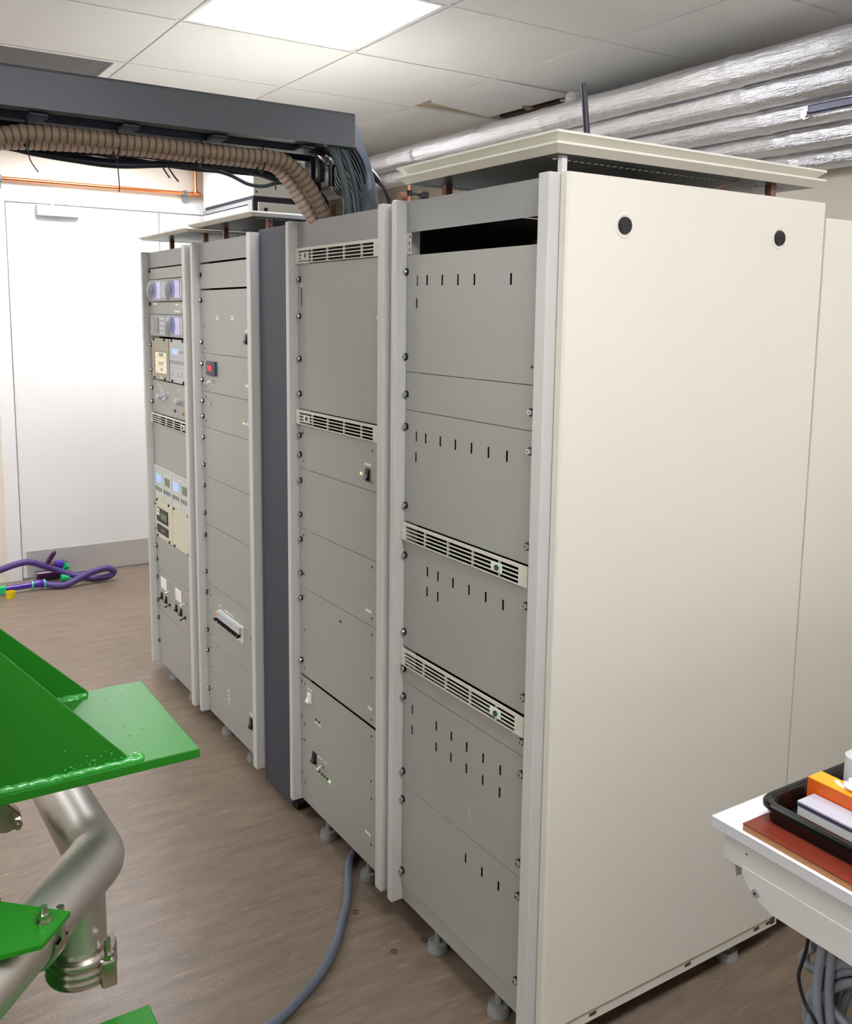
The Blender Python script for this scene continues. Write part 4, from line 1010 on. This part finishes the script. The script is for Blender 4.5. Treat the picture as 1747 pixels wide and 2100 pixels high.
# pipework
v = thing('vacuum_pipe', 'satin steel vacuum pipe with elbow bend below the green plate', 'pipe', (-.86, -.08, .58))
def tube_path():
    a = E1+(E0-E1).normalized()*.012; b = E1+dv*.012
    return [E0, E0+(E1-E0)*.5, a, a+(E1-a)*.35+(b-E1)*.12, b+(E1-b)*.35+(a-E1)*.12, b, E1+dv*.3, E2]
obj('elbow_tube', sweep(NB(), tube_path(), .0405, 48), 'steel', v, smooth=True)
sx, sy = -.889, -.120
obj('down_tube', cyl(NB(), (sx,sy,.65), (sx,sy,.745), .036, seg=40), 'steel', v, smooth=True)
bm = NB(); prof = [(r_, z_+.046) for r_, z_ in [(.036,.612),(.0375,.606),(.047,.604),(.0485,.600),(.0485,.596),(.0455,.592),(.0485,.588),(.0485,.583),(.0455,.580),(.0485,.576),(.0485,.571),(.046,.566),(.02,.566)]]
seg = 48; rings = [[bm.verts.new((sx+r*math.cos(a), sy+r*math.sin(a), z)) for a in [2*math.pi*i/seg for i in range(seg)]] for r, z in prof]
for R0, R1 in zip(rings, rings[1:]):
    for i in range(seg): bm.faces.new((R0[i], R0[(i+1)%seg], R1[(i+1)%seg], R1[i]))
obj('flange', bm, 'steel_sharp', v, smooth=True, label='polished clamped flange')
px_, py_ = sx+.027, sy-.042
bm = NB(); box(bm, px_-.011, px_+.011, py_-.009, py_+.009, .606, .648, bev=.004); cyl(bm, (px_,py_,.648), (px_,py_,.655), .009, seg=6); cyl(bm, (px_,py_,.655), (px_,py_,.676), .0048, seg=14)
obj('clamp_bolt', bm, 'steel_sharp', v, smooth=False)
bm = NB(); cyl(bm, (sx,sy,.02), (sx,sy,.566), .034, seg=32); obj('down_tube', bm, 'steel', v, smooth=True) if False else bm.free()
# strap under the tube at the clamp plate
bm = NB(); cc = E1+dv*.175; prv = []
for i in range(25):
    a = math.pi+math.pi*i/24
    for_r = []
    p_in = cc + nv*math.cos(a)*.0415 + Vector((0,0,1))*math.sin(a)*.0415; p_out = cc + nv*math.cos(a)*.0455 + Vector((0,0,1))*math.sin(a)*.0455
    q = [bm.verts.new(p_in-dv*.013), bm.verts.new(p_in+dv*.013), bm.verts.new(p_out+dv*.013), bm.verts.new(p_out-dv*.013)]
    if prv:
        for k in range(4): bm.faces.new((prv[k], prv[(k+1)%4], q[(k+1)%4], q[k]))
    prv = q
for s in (-1, 1):
    p = cc+nv*s*.0435
    cyl(bm, (p.x,p.y,.75), (p.x,p.y,.794), .005, seg=10)
obj('pipe_strap', bm, 'steel_sharp', cpl, smooth=False, label='dark steel strap around the pipe')
# small wing clamp at far left, below the green plate
v2 = thing('wing_clamp', 'small steel wing clamp with bolt beneath the green plate at the left edge', 'clamp', (-.93, .12, .75))
bm = NB(); prism(bm, [(-1.0,.80),(-.955,.79),(-.925,.755),(-.928,.735),(-.95,.728),(-.985,.745),(-1.0,.77)], 'y', .10, .125); bmesh.ops.bevel(bm, geom=bm.edges[:], offset=.003, segments=2, affect='EDGES')
obj('jaw', bm, 'steel_sharp', v2)
bm = NB(); cyl(bm, (-.935,.10,.748), (-.935,.085,.748), .009, seg=6); cyl(bm, (-.935,.085,.748), (-.935,.075,.748), .005, seg=12); obj('bolt', bm, 'steel_sharp', v2)
bm = NB(); cyl(bm, (-1.12,.11,.775), (-.97,.11,.775), .018, seg=20); obj('stub', bm, 'steel', v2, smooth=True)
